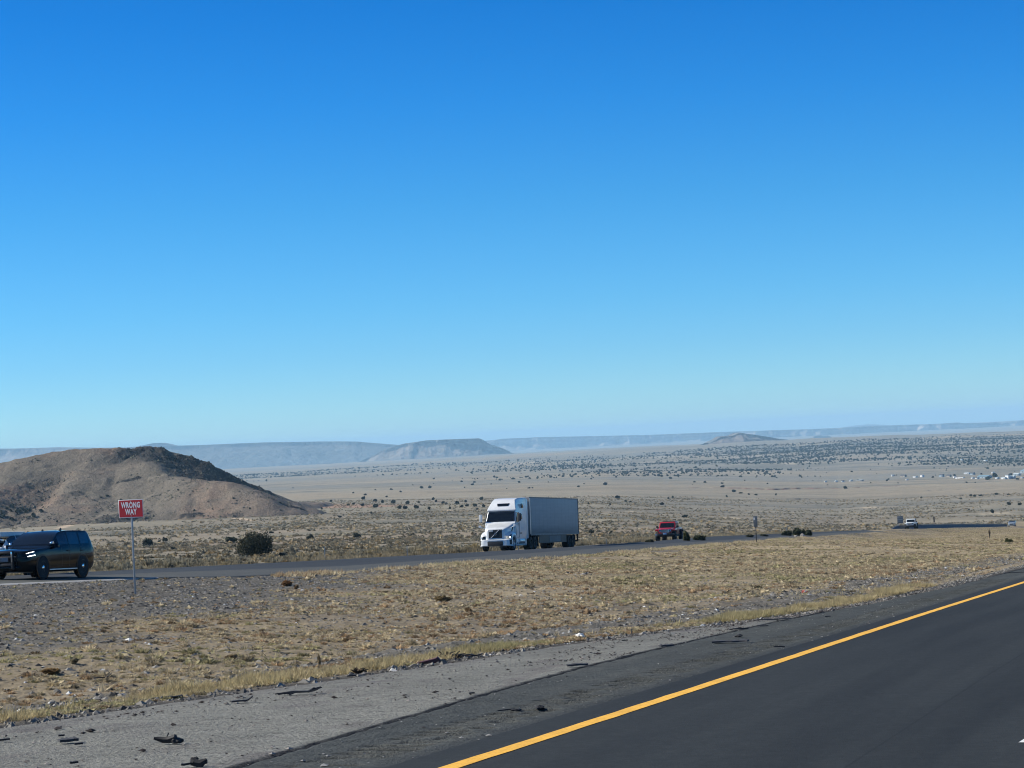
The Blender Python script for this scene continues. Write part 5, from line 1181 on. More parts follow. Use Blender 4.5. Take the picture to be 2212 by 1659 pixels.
o = link("far_junipers", np_mesh("far_junipers", V, F, jc), M_veg); tag(o, "dark junipers covering the far slopes in scattered masses", "bushes", kind="stuff")

# sage plain
def sage_tpl(n, seed, w=.16):
    g = np.random.default_rng(seed); a = g.uniform(0, 2 * PI, n); el = np.arccos(g.uniform(.05, 1, n)); L_ = g.uniform(.55, 1.0, n)
    dirv = np.stack([np.cos(a) * np.sin(el), np.sin(a) * np.sin(el), np.cos(el)], -1); C = dirv * L_[:, None] * np.array([.62, .62, .80])
    sd_ = np.cross(dirv, g.normal(size=(n, 3))); sd_ /= np.linalg.norm(sd_, axis=1)[:, None]; ww = w * g.uniform(.7, 1.4, n)[:, None]
    up = dirv * .22 + np.array([0, 0, .12])
    A = C - sd_ * ww - up * .6; B = C + sd_ * ww - up * .6; D = C + up
    return np.stack([A, B, D], 1).reshape(-1, 3), np.arange(3 * n).reshape(-1, 3)
SAGE = [mesh_tri("sagebrush", sage_tpl(150, 500 + k, .12)) for k in range(5)]
for m_ in SAGE: m_.materials.append(M_sage)
def plain_pts(n, d0, d1, seed, tmin=61.6, powr=2.0):
    g = np.random.default_rng(seed); az = g.uniform(-13.3, 13.3, n); d = (g.uniform(d0 ** powr, d1 ** powr, n)) ** (1 / powr)
    x, y = d * np.sin(np.radians(az)), d * np.cos(np.radians(az)); s, t = to_st(x, y); tp = t - shift(s)
    return x, y, d, tp, (tp > tmin) & (t > 40), g
x, y, d, tp, ok, g = plain_pts(34000, 110, 520, 61)
clump = fbm(x / 9, y / 9, 3, 601); ok &= g.random(len(x)) < np.clip(.62 + 1.1 * clump, .12, 1)
x, y, d, tp = x[ok], y[ok], d[ok], tp[ok]; z = H(x, y); sz = np.random.default_rng(62).uniform(.30, .78, len(x)) * np.clip(.75 + .5 * fbm(x / 30, y / 30, 2, 602), .5, 1.2)
order = np.argsort(d / sz)[:300]; mk = np.zeros(len(x), bool); mk[order] = True
for i in order:
    o = bpy.data.objects.new("sagebrush", SAGE[int(g.integers(5))]); COL.objects.link(o); o.location = (x[i], y[i], z[i] - .03); s_ = float(sz[i])
    o.scale = (s_ * 1.15, s_ * 1.15, s_ * .95); o.rotation_euler.z = float(g.uniform(0, 6.28)); tag(o, "grey-green sagebrush clump behind the far road", "shrub", "sagebrush clumps behind the far road")
r_ = ~mk; Vs, Fs, Cs = [], [], []; cnt = 0
def shrub_cols(g, n): 
    c = np.array([.28, .245, .168]) * g.uniform(.65, 1.25, (n, 1)); w_ = g.random((n, 1)) < .25; c = np.where(w_, c * np.array([1.25, 1.08, .85]), c); return np.where(g.random((n, 1)) < .07, c * .5, c)
for tplk, sel in ((sage_tpl(46, 520, .2), r_ & (d < 260)), (sage_tpl(22, 521, .28), r_ & (d >= 260))):
    n_ = int(sel.sum()); tv, tf = tplk
    V, F = scatter(tv, tf, np.stack([x[sel], y[sel], z[sel] - .03], -1), np.stack([sz[sel] * 1.15, sz[sel] * 1.15, sz[sel] * .95], -1), g.uniform(0, 6.28, n_))
    Vs.append(V); Fs.append(F + cnt); Cs.append(np.repeat(shrub_cols(g, n_), len(tv), 0)); cnt += len(V)
x, y, d, tp, ok, g = plain_pts(60000, 500, 1900, 63, powr=1.3)
ok &= g.random(len(x)) < np.clip(.42 + 1.3 * fbm(x / 60, y / 40, 4, 603), .03, 1); x, y, d = x[ok], y[ok], d[ok]; z = H(x, y); sz = g.uniform(.4, 1.0, len(x))
tv, tf = sage_tpl(9, 522, .42); V, F = scatter(tv, tf, np.stack([x, y, z - .03], -1), np.stack([sz * 1.2, sz * 1.2, sz * .8], -1), g.uniform(0, 6.28, len(x)))
Vs.append(V); Fs.append(F + cnt); Cs.append(np.repeat(shrub_cols(g, len(x)), len(tv), 0))
o = link("sage_scrub", np_mesh("sage_scrub", np.concatenate(Vs), np.concatenate(Fs), np.concatenate(Cs)), M_veg); tag(o, "low grey-green sage scrub spread over the valley floor", "scrub", kind="stuff")

# ---- grasses
def tuft_tpl(n, seed, w=.09, spread=.9):
    g = np.random.default_rng(seed); a = g.uniform(0, 2 * PI, n); q = spread * g.random(n); b0 = .28 * g.normal(size=(n, 2)); hh = g.uniform(.55, 1.0, n)
    tip = np.stack([b0[:, 0] + q * np.cos(a), b0[:, 1] + q * np.sin(a), hh], -1); base = np.concatenate([b0, np.full((n, 1), -.05)], 1)
    sd_ = np.stack([-np.sin(a), np.cos(a), 0 * a], -1) * w
    return np.stack([base - sd_, base + sd_, tip], 1).reshape(-1, 3), np.arange(3 * n).reshape(-1, 3)
def sow(n, s0, s1, tfun, hfun, cfun, prob, tpl, seed, powr=1.0):
    g = np.random.default_rng(seed); s = (g.uniform(s0 ** powr, s1 ** powr, n)) ** (1 / powr); t = tfun(s, g.random(n)); x, y = to_xy(s, t)
    az = np.degrees(np.arctan2(x, y)); ok = (np.abs(az) < 14.2 + 9 * (s < 75)) & (y > 8); s, t, x, y = s[ok], t[ok], x[ok], y[ok]
    ok = g.random(len(s)) < prob(x, y, s, t); s, t, x, y = s[ok], t[ok], x[ok], y[ok]
    z = H(x, y); h = hfun(x, y, s, t, g); tv, tf = tpl
    V, F = scatter(tv, tf, np.stack([x, y, z - .01], -1), np.stack([h * g.uniform(.8, 1.5, len(h)), h * g.uniform(.8, 1.5, len(h)), h], -1), g.uniform(0, 6.28, len(h)))
    return V, F, np.repeat(cfun(x, y, s, t, g), len(tv), 0)
def straw(x, y, s, t, g):
    n = len(x); c = np.array([.51, .42, .265]) * g.uniform(.62, 1.22, (n, 1)); b = (fbm(x / 5, y / 5, 3, 701) + .3 * g.normal(size=n))[:, None]
    rust = (b < -.20) & (g.random((n, 1)) < (.65 - .5 * sstep(70, 130, s))[:, None]); c = np.where(rust, c * np.array([.80, .68, .62]), c); return np.where(b > .45, c * np.array([.8, .86, .72]), c)
def verge_green(x, y, s, t, g):
    n = len(x); c = np.array([.46, .375, .20]) * g.uniform(.65, 1.2, (n, 1)); k = np.clip((fbm(s / 7, t * 0, 3, 702) * 1.6 + .45) * sstep(24, 29, s) * (1 - sstep(42, 50, s)), 0, 1)[:, None] * g.uniform(.25, .8, (n, 1))
    return c * (1 - k) + np.array([.185, .195, .080]) * k
parts = []
_a, _b = sage_tpl(20, 540, .22); MOUND1 = (_a * np.array([2.0, 2.0, 1.1]), _b); _a, _b = sage_tpl(60, 542, .10); MOUND0 = (_a * np.array([1.9, 1.9, 1.0]), _b); _a, _b = sage_tpl(12, 541, .30); MOUND2 = (_a * np.array([2.2, 2.2, 1.1]), _b)
e_ = edge_near
parts.append(sow(7000, 13, 62, lambda s, u: e_(s) + .55 + (.35 + 1.0 * vnoise(s / 2.3, 0 * s, 711)) * u, lambda x, y, s, t, g: g.uniform(.05, .15, len(x)) * (.6 + .8 * vnoise(s / 1.1, t / .4, 712)),
                 verge_green, lambda x, y, s, t: np.clip(1.1 * sstep(.30, .58, vnoise(s / 2.2, 0 * s, 713)), .03, 1) * (1 - .5 * sstep(50, 62, s)), tuft_tpl(18, 720, .035, 1.0), 730, 1.4))
parts.append(sow(9000, 40, 330, lambda s, u: e_(s) + .5 + 3.4 * u ** 1.3, lambda x, y, s, t, g: g.uniform(.05, .13, len(x)), straw,
                 lambda x, y, s, t: np.clip(.35 + 1.6 * fbm(s / 9, t / 1.2, 3, 714), .05, 1) * sstep(44, 60, s), tuft_tpl(14, 721, .06, 1.3), 731, 1.5))
def med_p(x, y, s, t):
    gr = gravel_mask(x, y, s, t); pat = np.clip(.42 + 1.7 * fbm(x / 4.0, y / 4.0, 3, 715), .06, 1)
    return np.clip((1 - gr) * (pat * (.55 + .45 * sstep(55, 100, s))) + gr * .012, 0, 1)
parts.append(sow(80000, 18, 130, lambda s, u: e_(s) + 1.4 + (41.6 - e_(s) - 1.4) * u, lambda x, y, s, t, g: g.uniform(.035, .10, len(x)) * (1 + .6 * (g.random(len(x)) < .08)), straw, med_p, tuft_tpl(12, 722, .07, 1.5), 732, 1.5))
parts.append(sow(80000, 120, 560, lambda s, u: e_(s) + 2.0 + (40.8 + shift(s) - e_(s) - 2.0) * u, lambda x, y, s, t, g: g.uniform(.06, .14, len(x)) * (1 - .5 * sstep(200, 300, s)), straw,
                 lambda x, y, s, t: np.clip(.40 + 1.5 * fbm(x / 7.0, y / 7.0, 3, 716), .05, 1), tuft_tpl(9, 723, .12, 1.4), 733, 1.6))
parts.append(sow(4200, 90, 250, lambda s, u: t_in(s) + shift(s) - .35 - 1.6 * u ** 2, lambda x, y, s, t, g: g.uniform(.12, .30, len(x)), straw,
                 lambda x, y, s, t: np.clip(.35 + 2.0 * fbm(s / 4, t * 0, 3, 717), .05, 1), tuft_tpl(12, 724, .10), 734, 1.4))
parts.append(sow(9000, 60, 460, lambda s, u: 60.6 + shift(s) + 8 * u ** 1.5, lambda x, y, s, t, g: g.uniform(.22, .55, len(x)), lambda x, y, s, t, g: np.array([.30, .255, .165]) * g.uniform(.6, 1.15, (len(x), 1)),
                 lambda x, y, s, t: np.clip(.5 + 1.2 * fbm(x / 6, y / 6, 3, 718), .1, 1), tuft_tpl(14, 725, .07, .5), 735, 1.4))
def mound_c(x, y, s, t, g):
    n = len(x); c = straw(x, y, s, t, g); return np.where(g.random((n, 1)) < .10, c * .5, c)
for s0_, s1_, n_, tp_ in ((18, 52, 30000, MOUND0), (52, 130, 90000, MOUND1)):
    parts.append(sow(n_, s0_, s1_, lambda s, u: e_(s) + 1.4 + (41.6 - e_(s) - 1.4) * u, lambda x, y, s, t, g: g.uniform(.022, .075, len(x)) * (1 + .9 * (g.random(len(x)) < .08)), mound_c, lambda x, y, s, t: np.clip(1.15 * med_p(x, y, s, t) + .03, 0, 1), tp_, 736, 1.5))
parts.append(sow(110000, 110, 560, lambda s, u: e_(s) + 2.0 + (40.8 + shift(s) - e_(s) - 2.0) * u, lambda x, y, s, t, g: g.uniform(.045, .125, len(x)) * (1 - .45 * sstep(200, 300, s)), mound_c, lambda x, y, s, t: np.clip(.35 + 1.9 * fbm(x / 5.0, y / 5.0, 3, 719), .06, 1), MOUND2, 737, 1.6))
parts.append(sow(16000, 14, 62, lambda s, u: e_(s) + .5 + (.6 + 1.3 * vnoise(s / 2.3, 0 * s, 711)) * u, lambda x, y, s, t, g: g.uniform(.02, .06, len(x)), mound_c, lambda x, y, s, t: np.clip(.25 + 1.4 * fbm(s / 1.2, t / .5, 3, 720), .05, 1), MOUND0, 738, 1.4))
off = 0; Vs, Fs, Cs = [], [], []
for V, F, C in parts: Vs.append(V); Fs.append(F + off); Cs.append(C); off += len(V)
M_grass = vcol("dry grass", grain=((2.0, .12),), rough=.8, thru=.3)
o = link("grass", np_mesh("grass", np.concatenate(Vs), np.concatenate(Fs), np.concatenate(Cs)), M_grass); tag(o, "dry straw-coloured grass across the median and verges", "grass", kind="stuff")
# larger dry clumps standing out in the median
for px, py, w_, h_, lb, mt in ((500, 1425, 26, 11, "pale dry grass clump on the grey gravel below the sign", M_dry), (620, 1265, 26, 11, "reddish brown dry clump near the far road edge right of the sign", leaf_mat("rust brush", (.20, .115, .06), .3)),
                               (640, 1272, 16, 8, "smaller brown dry clump beside the reddish one", leaf_mat("brown brush", (.17, .12, .075), .3)), (668, 1243, 30, 6, "flat pale straw clump at the far road edge", M_dry),
                               (160, 1434, 26, 12, "grey-green dry weed clump on the gravel at left", leaf_mat("grey weed", (.20, .175, .11), .3)), (690, 1437, 10, 22, "tall dry weed standing in the green verge grass", M_dry), (958, 1300, 40, 12, "brownish weed clump in the middle of the median", leaf_mat("tan weed", (.22, .165, .085), .3)),
                               (110, 1456, 44, 13, "wide rust-tinted weed clump on the left gravel", leaf_mat("rust weed", (.23, .155, .075), .3)), (1638, 1271, 22, 6, "dark low weed clump in the median ditch at right", leaf_mat("dark weed", (.05, .045, .03), .3)), (1012, 1322, 18, 10, "small brown weed clump in the median ditch", leaf_mat("brown weed", (.2, .14, .08), .3))):
    bush(px, py, w_, h_, lb, "weed clump", mat=mt, near=False, name="weed_clump")

# ---- stones
def stone_tpl(seed):
    g = np.random.default_rng(seed); V = np.array([[1, 0, 0], [-1, 0, 0], [0, 1, 0], [0, -1, 0], [0, 0, .75], [0, 0, -.5]], float) * g.uniform(.7, 1.2, (6, 1)) + g.normal(size=(6, 3)) * .12
    F = np.array([[0, 2, 4], [2, 1, 4], [1, 3, 4], [3, 0, 4], [2, 0, 5], [1, 2, 5], [3, 1, 5], [0, 3, 5]]); return V, F
def stone_cols(x, y, s, t, g):
    n = len(x); c = np.array([.145, .136, .118]) * g.uniform(.25, 1.8, (n, 1)); return np.where(g.random((n, 1)) < .014, np.array([[.55, .54, .50]]), c)
parts = []
parts.append(sow(230000, 20, 114, lambda s, u: e_(s) + .1 + (40.5 - e_(s)) * u, lambda x, y, s, t, g: np.clip(g.lognormal(-3.45, .42, len(x)), .012, .085), stone_cols, lambda x, y, s, t: .06 + .30 * (1 - sstep(55, 95, s)) + .64 * gravel_mask(x, y, s, t), stone_tpl(1), 741, 1.5))
parts.append(sow(14000, 13, 75, lambda s, u: e_(s) - .10 + .75 * u, lambda x, y, s, t, g: np.clip(g.lognormal(-3.9, .5, len(x)), .008, .07), stone_cols, lambda x, y, s, t: np.clip(.5 + fbm(s / 2, t / .5, 3, 742), .1, 1), stone_tpl(2), 743, 1.3))
off = 0; Vs, Fs, Cs = [], [], []
for V, F, C in parts: Vs.append(V); Fs.append(F + off); Cs.append(C); off += len(V)
M_stone = vcol("gravel stone", grain=((20, .15),), rough=.9)
o = link("gravel", np_mesh("gravel", np.concatenate(Vs), np.concatenate(Fs), np.concatenate(Cs)), M_stone); tag(o, "loose grey gravel stones in the median", "gravel", kind="stuff")
def crumbs(n, s0, s1, tf_, hr, colf, seed, prob):
    g = np.random.default_rng(seed); s = g.uniform(s0 ** 1.4, s1 ** 1.4, n) ** (1 / 1.4); t = tf_(s, g.random(n)); ok = g.random(n) < prob(s, t); s, t = s[ok], t[ok]; x, y = to_xy(s, t); h = np.clip(g.lognormal(hr, .55, len(s)), .004, .06)
    tv, tf = stone_tpl(3); V, F = scatter(tv, tf, np.stack([x, y, GRADE * s - .006 + h * .2], -1), np.stack([h * g.uniform(.8, 2.4, len(h)), h, h * .55], -1), g.uniform(0, 6.28, len(h)))
    return V, F, np.repeat(colf(g, len(h)), len(tv), 0)
V1, F1, C1 = crumbs(20000, 13, 60, lambda s, u: crack(s) + (e_(s) - crack(s)) * u, -4.5, lambda g, n: np.where(g.random((n, 1)) < .55, np.array([[.045, .038, .036]]), np.array([[.20, .18, .16]])) * g.uniform(.5, 1.5, (n, 1)), 751,
                    lambda s, t: np.clip(.25 + 2.2 * fbm(s / 1.5, t / .5, 3, 752), .06, 1) * (.35 + .65 * sstep(-2.2, -.2, t - e_(s))))
V2, F2, C2 = crumbs(1500, 13, 50, lambda s, u: 5.95 + (crack(s) - 5.95) * u, -4.8, lambda g, n: np.array([[.17, .165, .155]]) * g.uniform(.3, 1.7, (n, 1)), 753, lambda s, t: .5 + 0 * s)
o = link("gravel", np_mesh("gravel", np.concatenate([V1, V2]), np.concatenate([F1, F2 + len(V1)]), np.concatenate([C1, C2])), M_stone); tag(o, "fine stone chips and rubber crumbs on the paved shoulder", "gravel", kind="stuff")
x, y, z = ground_at(1734, 1158)
for px, py, w_, h_, lb in ((1734, 1158.5, 11, 10, "pale boulder in front of the green shrub clump"), (1719, 1159, 8, 5, "smaller pale rock left of the boulder by the shrubs")):
    P = sight(px, py, 262); g0 = h1(P[0], P[1]); q = 262 / FPX
    bm = bmesh.new(); bmesh.ops.create_icosphere(bm, subdivisions=3, radius=.5)
    for v in bm.verts:
        n_ = float(fbm(np.array([v.co.x * 3 + px]), np.array([v.co.y * 3 + v.co.z * 2]), 3, 9)[0]); v.co = v.co * (1 + .3 * n_)
    me = bpy.data.meshes.new("boulder"); bm.to_mesh(me); bm.free(); o = link("boulder", me, plain("pale rock", (.33, .30, .25), .9, .2, 3)); o.location = (P[0], P[1], max(g0, P[2] - .2) + h_ * q * .3); o.scale = (w_ * q, w_ * q, h_ * q * 1.2); tag(o, lb, "rock")
# ================================================================== LITTER ON THE SHOULDER
def lies_at(px, py):
    v = ray(px, py); s0 = np.array([SV[0], SV[1], 0]); k = -EYE[2] / (v[2] - GRADE * (v @ s0)); P = EYE + k * v
    s, t = to_st(P[0], P[1])
    if t < float(edge_near(s)) - .02: return P[0], P[1], P[2] - .004
    return ground_at(px, py)
D_rub = plain("scrap rubber", (.013, .013, .014), .75, .35, 25); D_grey = plain("dusty rubber", (.040, .040, .042), .85, .35, 18)
def place(o, px, py, label, cat, rot=None, group=None):
    x, y, z = lies_at(px, py); d = math.hypot(x, y)
    s_az = ROADAZ if rot is None else rot
    o.matrix_world = Matrix.Translation((x, y, z)) @ Matrix.Rotation(math.atan(-GRADE) * 0, 4, 'X') @ Matrix.Rotation(s_az, 4, 'Z'); tag(o, label, cat, group); return o
def metres(px, py, w): x, y, z = lies_at(px, py); return w / FPX * math.hypot(x, y)
def strip_scrap(L, wd, seed, curl=.08, lift=0.0, thick=.014, bend=.25):
    g = random.Random(seed); m = MB(); n = 11; V = []
    for i in range(n):
        f = i / (n - 1) - .5; x = L * f; yb = bend * L * .25 * math.sin(3.0 * f + g.random() * .2); hz = .012 + curl * L * .3 * abs(math.sin(4.5 * f + seed)) * .4 + (lift * max(0, f - .25) ** 1.2 * 4)
        w = wd * (.75 + .5 * g.random()) * .5; tl = .3 * wd * (g.random() - .5)
        V += [(x, yb - w, hz), (x, yb + w, hz + tl * .5), (x, yb + w, hz + tl * .5 + thick), (x, yb - w, hz + thick)]
    F = [(0, 1, 2, 3), (4 * n - 1, 4 * n - 2, 4 * n - 3, 4 * n - 4)]
    for i in range(n - 1): F += [(4 * i + k, 4 * i + (k + 1) % 4, 4 * i + 4 + (k + 1) % 4, 4 * i + 4 + k) for k in range(4)]
    return m.raw(V, F)
def lump(W, Hh, seed, dp=None):
    bm = bmesh.new(); bmesh.ops.create_icosphere(bm, subdivisions=3, radius=.5); dp = dp or W
    for v in bm.verts:
        n_ = float(fbm(np.array([v.co.x * 2.6 + seed * 3.1]), np.array([v.co.y * 2.6 + v.co.z * 2.2]), 3, 33)[0]); v.co = v.co * (1 + .55 * n_)
        v.co = Vector((v.co.x * dp, v.co.y * W, max(0, v.co.z + .35) * Hh * .8))
    me = bpy.data.meshes.new("scrap"); bm.to_mesh(me); bm.free(); return me
AC = -PI / 2 * 0
SCR = [  # px, py, apparent width, kind, label
 (147, 1603, 40, "slab", "thick black tyre slab on the pale pavement at lower left"), (10, 1601, 22, "strip", "black rubber strip cut by the left picture edge on the pavement"),
 (133, 1592, 13, "strip", "short rubber sliver just above the lower left slab"), (170, 1610, 18, "strip", "thin rubber sliver just below the lower left slab"),
 (160, 1651, 18, "strip", "thin dark sliver low on the pavement near the bottom left"),
 (420, 1655, 54, "curl", "curled black rubber scrap at the bottom edge of the pavement"), (523, 1517, 46, "lift", "bent rubber strip with one raised end on the pavement"),
 (647, 1499, 105, "wires", "long bundle of black tyre cords lying across the pavement"), (353, 1511, 84, "strip", "long black rubber strip along the weedy pavement edge"),
 (222, 1466, 38, "lift", "black rubber flap lying on the grey gravel at left"), (308, 1310, 20, "strip", "flat dark scrap on the gravel near the sign post"),
 (150, 1370, 20, "strip", "dark scrap in the dry weeds at far left"), (233, 1389, 32, "strip", "dark hollow scrap in the weeds left of centre"), (323, 1382, 26, "lift", "dark rubber scrap among the weeds below the sign"),
 (1247, 1439, 46, "slab", "flat tread slab lying alone on the pale pavement"), (1439, 1397, 33, "slab", "oval tread piece on the pale pavement farther up"), (1350, 1385, 14, "strip", "small dark scrap near the grass on the pale pavement"),
 (1165, 1530, 21, "lump", "dark rubber lump on the dark shoulder"), (1019, 1500, 12, "strip", "small dark sliver in the middle of the pale pavement"), (1222, 1430, 7, "strip", "tiny dark sliver beside the flat tread slab"),
 (860, 1398, 24, "strip", "dark strip lying in the gravel ditch line"), (1578, 1388, 76, "slab", "long tyre tread slab on the dark shoulder edge"), (1670, 1340, 76, "strip", "long thin rubber strip at the narrow end of the pavement"),
 (1676, 1326, 24, "strip", "short dark strip in the grass verge at right"), (1596, 1360, 42, "strip", "thin wavy rubber strip on the pavement at right"), (1651, 1354, 18, "strip", "short rubber strip between two longer ones at right"),
 (1596, 1375, 16, "lump", "small dark lump just behind the long tread slab"), (1788, 1333, 13, "strip", "small dark scrap on the shoulder at right"), (2191, 1238, 44, "strip", "dark rubber strip on the shoulder near the right edge"),
 (1684, 1399, 24, "strip", "thin dark sliver on the rumble strip at right"), (760, 1462, 20, "strip", "short black scrap below the dead weed tangle")]
for k, (px, py, w_, kind, lb) in enumerate(SCR):
    L = metres(px, py, w_); az = -math.atan2(*lies_at(px, py)[:2]) + random.uniform(-.25, .25)
    if kind == "strip": o = strip_scrap(L, max(.035, L * .16), k, .10).build("tyre_scrap", D_rub, ang=60)
    elif kind == "slab": o = strip_scrap(L, max(.10, L * .28), k, .05, 0, .022, .12).build("tyre_scrap", D_grey, ang=60)
    elif kind == "lift": o = strip_scrap(L, max(.05, L * .14), k, .12, L * .22).build("tyre_scrap", D_rub, ang=60)
    elif kind == "lump": o = link("tyre_scrap", lump(L, L * .5, k), D_rub)
    elif kind == "curl":
        m = strip_scrap(L, L * .12, k, .35, 0); m.tube([(-.1 * L, 0, .02), (-.05 * L, .02, .2 * L), (.12 * L, .03, .34 * L)], [.02, .035, .012], 6).tube([(.0, 0, .03), (.25 * L, 0, .10 * L), (.5 * L, 0, .05)], [.03, .035, .012], 6); o = m.build("tyre_scrap", D_rub)
    else:
        m = MB(); g = random.Random(5)
        for j in range(9): y0 = (g.random() - .5) * .22; m.tube([(-L * .5 * g.uniform(.5, 1), y0, .012), (-.1 * L, y0 + g.uniform(-.05, .05), .03), (.2 * L, y0 * .6, .022), (L * .5 * g.uniform(.6, 1), y0 + g.uniform(-.06, .06), .05)], .008, 4)
        o = m.build("tyre_scrap", D_rub)
    place(o, px, py, lb, "tyre scrap", az, "tyre scraps along the shoulder")
# scrap with a wire sticking up
L = metres(363, 1604, 60); m = MB(); m.tube([(-.5 * L, 0, .05), (-.2 * L, .02, .03), (.05 * L, 0, .03), (.3 * L, -.02, .05)], [.012, .028, .03, .03], 6)
o = m.build("tyre_scrap", D_rub); q = link("knot", lump(L * .42, L * .30, 3), D_rub, o); q.location = (.30 * L, 0, 0)
MB().tube([(-.18 * L, .02, .04), (-.10 * L, .03, .12 * L), (.02 * L, .03, .36 * L)], .006, 4).build("wire", D_grey, o)
place(o, 363, 1605, "knotted black rubber scrap with a wire sticking up from the pavement", "tyre scrap", 0, "tyre scraps along the shoulder")
L = metres(1109, 1535, 60); m = MB().tube([(-.62 * L, 0, .01), (-.3 * L, .02, .015), (0, 0, .02)], .007, 4); o = m.build("tyre_scrap", D_rub); q = link("flap", lump(L * .34, L * .12, 9), D_rub, o); q.location = (.05 * L, 0, 0)
place(o, 1112, 1535, "rubber flap with a thin tail on the dark shoulder", "tyre scrap", 0, "tyre scraps along the shoulder")
# torn panel, tangle, white bag, cans, bones
L = metres(927, 1431, 52); o = MB().prism([(-.5 * L, .0), (-.5 * L, .06 * L), (-.1 * L, .13 * L), (.25 * L, .20 * L), (.36 * L, .26 * L), (.5 * L, .10 * L), (.46 * L, .0)], -.18 * L, .2 * L).build("torn_panel", plain("dark red-brown panel", (.075, .022, .02), .6, .3, 9), None, .008); place(o, 927, 1433, "dark red-brown torn panel lying against the verge grass", "torn panel", 0)
L = metres(1000, 1419, 80); m = strip_scrap(L * .62, L * .14, 5, .3); m.V = [(x + L * .18, y, z * 1.3) for x, y, z in m.V]; g = random.Random(8)
for j in range(16): x0 = -L * .5 + g.random() * L * .5; m.tube([(x0, L * g.uniform(-.2, .2), .01), (x0 + L * g.uniform(-.2, .2), L * g.uniform(-.2, .2), .10 * L), (x0 + L * g.uniform(-.3, .3), L * g.uniform(-.2, .2), L * g.uniform(.06, .22))], .008, 4)
o = m.build("tyre_tangle", D_rub); place(o, 1000, 1421, "black tangle of tyre cords and rubber beside the red-brown panel", "tyre scrap", 0)
L = metres(1254, 1374, 28); o = link("plastic_bag", lump(L, L * .55, 12, L * .7), plain("white plastic", (.66, .64, .58), .5, .15, 6)); place(o, 1254, 1378, "crumpled white bag half hidden in the grass verge", "bag", 0)
L = metres(1739, 1279, 14); o = link("drink_carton", lump(L, L * .55, 14), plain("red card", (.50, .03, .025), .5, .2, 8)); q = link("white_side", lump(L * .35, L * .45, 15), S_white, o); q.location = (.0, -L * .35, .02); place(o, 1739, 1281, "crushed red and white carton in the straw grass at right", "litter", 0)
for px, py, w_, lb in ((1224, 1240, 16, "white torn litter in the median straw, left of a pair"), (1262, 1241, 18, "white torn litter in the median straw, right of a pair")):
    L = metres(px, py, w_); m = strip_scrap(L, L * .3, px, .4, L * .2); o = m.build("litter", S_white); q = link("shred", lump(L * .4, L * .4, px), D_grey, o); q.location = (.2 * L, .1 * L, 0); place(o, px, py, lb, "litter", 0)
for px, py, w_ in ((55, 1475, 7), (1155, 1279, 5), (1698, 1214, 6), (2043, 1229, 7), (1290, 1300, 4), (790, 1296, 4), (905, 1246, 4), (640, 1345, 4), (300, 1420, 5), (420, 1390, 4), (1530, 1222, 5), (850, 1310, 4)):
    L = metres(px, py, w_); o = link("paper_scrap", lump(L, L * .5, px), S_white); place(o, px, py, "small white paper scrap lying in the median", "litter", 0, "white scraps in the median")
L = metres(1365, 1366, 11); o = MB().tube([(0, L * .5 * math.cos(a), L * .5 + L * .5 * math.sin(a)) for a in np.linspace(-1.2, 4.2, 16)], .012, 5).build("wire_loop", D_rub); place(o, 1365, 1370, "black wire loop standing up in the verge grass", "wire", 0)

# ================================================================== THE SETTLEMENT ACROSS THE VALLEY
def house(px, py, wpx, hpx, wall, roof, label, gable=True, dep=None):
    x, y, z = ground_at(px, py + hpx * .5); d = math.hypot(x, y); W = wpx / FPX * d; Hh = hpx / FPX * d; D = dep or min(max(W * .6, 5), 16)
    r = empty("building", Matrix.Translation((x, y, z - .3)) @ Matrix.Rotation(-math.atan2(x, y) - .65, 4, 'Z')); tag(r, label, "building", "buildings of the far settlement")
    wh = Hh * (.62 if gable else .9) + .3
    MB().box(-W / 2, W / 2, 0, D, 0, wh).build("wall", wall, r)
    if gable: MB().raw([(-W / 2 - .3, -.4, wh), (W / 2 + .3, -.4, wh), (W / 2 + .3, D + .4, wh), (-W / 2 - .3, D + .4, wh), (-W / 2 - .3, D / 2, wh + Hh * .38), (W / 2 + .3, D / 2, wh + Hh * .38)], [(0, 1, 5, 4), (2, 3, 4, 5), (0, 4, 3), (1, 2, 5), (3, 2, 1, 0)]).build("roof", roof, r)
    else: MB().box(-W / 2 - .2, W / 2 + .2, -.2, D + .2, wh, wh + .1 * Hh + .15).build("roof", roof, r)
    if W > 8:
        for k in range(min(4, int(W / 5))): xx = -W / 2 + (k + .6) * W / (min(4, int(W / 5)) + .2); MB().box(xx - .6, xx + .6, -.05, .02, wh * .35, wh * .75).build("window", V_glass2, r)
    MB().box(W * .22, W * .22 + min(1.4, W * .2), -.06, .02, 0, min(2.3, wh * .75)).build("door", V_steel, r)
HW = plain("white stucco", (.72, .71, .68), .8, .06, .2); HT = plain("tan stucco", (.38, .33, .27), .8, .08, .2); HB = plain("blue grey siding", (.26, .32, .36), .7, .08, .2); RD = plain("dark roofing", (.07, .07, .08), .8, .1, .3); RT = plain("pale metal roofing", (.42, .47, .48), .5, .1, .2); RB = plain("teal metal roofing", (.22, .34, .38), .5, .1, .2)
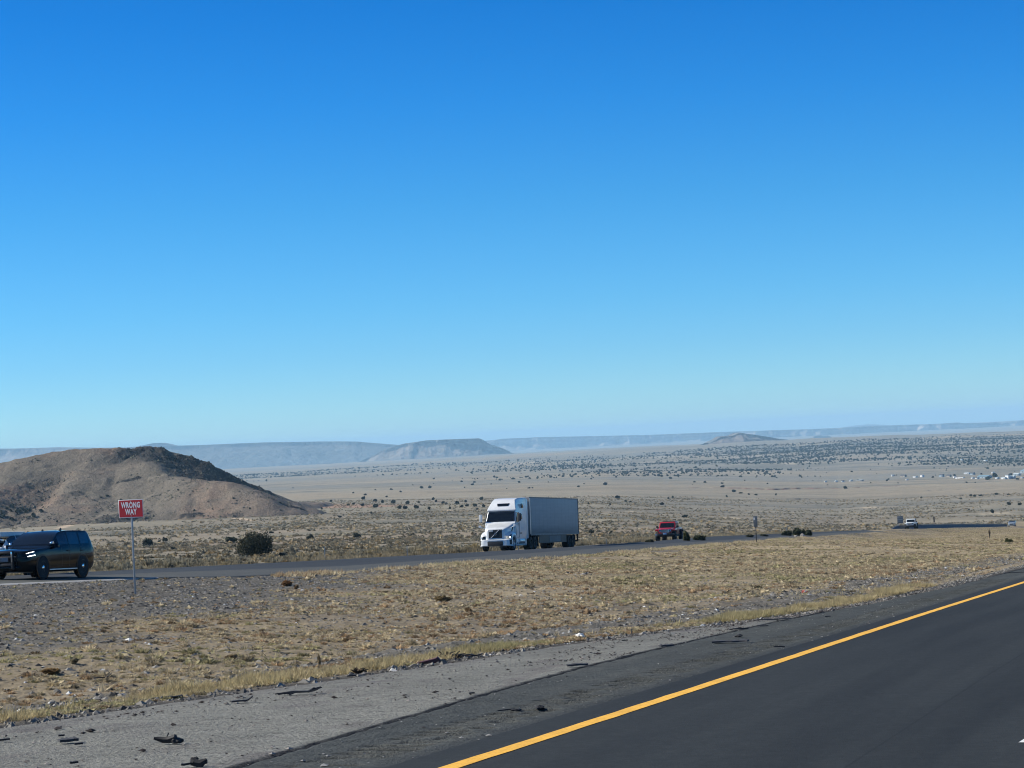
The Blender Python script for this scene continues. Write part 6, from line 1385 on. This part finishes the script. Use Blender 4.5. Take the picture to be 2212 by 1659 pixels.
for a in ((2087, 1022.5, 12, 3.5, HW, RT, "long low white building uppermost in the far settlement"), (2099, 1023, 8, 5, HB, RD, "blue-grey gabled house beside the long low white building"), (2032, 1027, 9, 6, HB, RD, "dark roofed grey house with a white front in the far settlement"),
          (2048, 1028, 8, 5, HT, RD, "tan house with dark roof left of the settlement middle"), (2060, 1031, 4, 3.5, HW, HW, "small white shed at the front of the settlement", False), (2072, 1032.5, 20, 1.8, HW, HW, "long white wall-like shed along the front of the settlement", False, 4),
          (2099, 1032.5, 4, 3, HW, RT, "small white house left of the teal roof"), (2109, 1033, 5, 3, HW, RD, "small white house with dark roof below the teal roof"), (2122, 1030, 27, 6, HB, RB, "wide teal-roofed hall in the middle of the settlement"),
          (2143, 1021.5, 3, 3, HW, HW, "tiny white hut behind the dark settlement tree", False), (2152, 1032.5, 5, 3.5, HW, RT, "small white house right of the settlement's front tree"), (2166, 1033, 10, 5, HW, RT, "white long house left of the tallest white block"),
          (2175, 1031, 8, 8.5, HW, RT, "tallest white block of the settlement", False), (2185, 1031, 10, 7, HB, RT, "blue-grey side of the tallest white block"), (2206, 1032, 4, 3.5, HW, RT, "small white house at the right picture edge"),  # the blue-grey block is the side of the same white building
          (2194, 1025, 14, 6, HB, RT, "pale blue warehouse above the tallest white block"), (2209, 1018, 13, 8, HB, RB, "large teal warehouse uppermost at the right picture edge", True, 20), (1926, 1027.5, 3.5, 3, HW, HW, "single white hut at the settlement's left end", False),
          (1950, 1028.5, 11, 5, HT, RD, "tan dark-roofed house group at the settlement's left end"), (1975, 1030.5, 8, 2.5, HW, RT, "low white trailer home left of the settlement", False), (1990, 1028.5, 6, 4.5, HW, RT, "white cube house left of the dark-roofed grey house", False),
          (1957, 1036.5, 2.5, 2.2, HW, HW, "tiny white hut in front of the settlement's left end", False), (1781, 1040.5, 3, 2.4, HW, HW, "leftmost white hut of the small group in mid valley", False), (1804, 1039.5, 3, 3, HW, RT, "second white hut of the small group in mid valley"),
          (1818, 1039, 4, 3.5, HW, RD, "white house in the middle of the small mid valley group"), (1836, 1038, 5, 3.5, HW, RT, "brightest white house of the small mid valley group"), (1855, 1038, 14, 3, HT, RT, "long low tan building at the right of the mid valley group"),
          (2075, 993.5, 5, 3, HW, RT, "white house alone on the juniper slope"), (2127, 995, 6, 2.5, HW, RT, "white trailer home on the slope above the settlement", False)):
    house(*a)
for px, py, w_, h_, lb in ((2149, 1030, 14, 10, "large dark tree inside the far settlement"), (2133, 1036, 14, 7, "dark tree in front of the teal-roofed hall"), (2015, 1032, 8, 4, "low dark tree at the left of the settlement"), (2062, 1028, 7, 4, "small dark tree behind the white shed"), (2120, 1025, 6, 4, "small dark tree behind the teal-roofed hall"), (2198, 1036, 9, 4, "dark bush in front of the right warehouses")):
    bush(px, py, w_, h_, lb, "tree", name="tree", near=True)
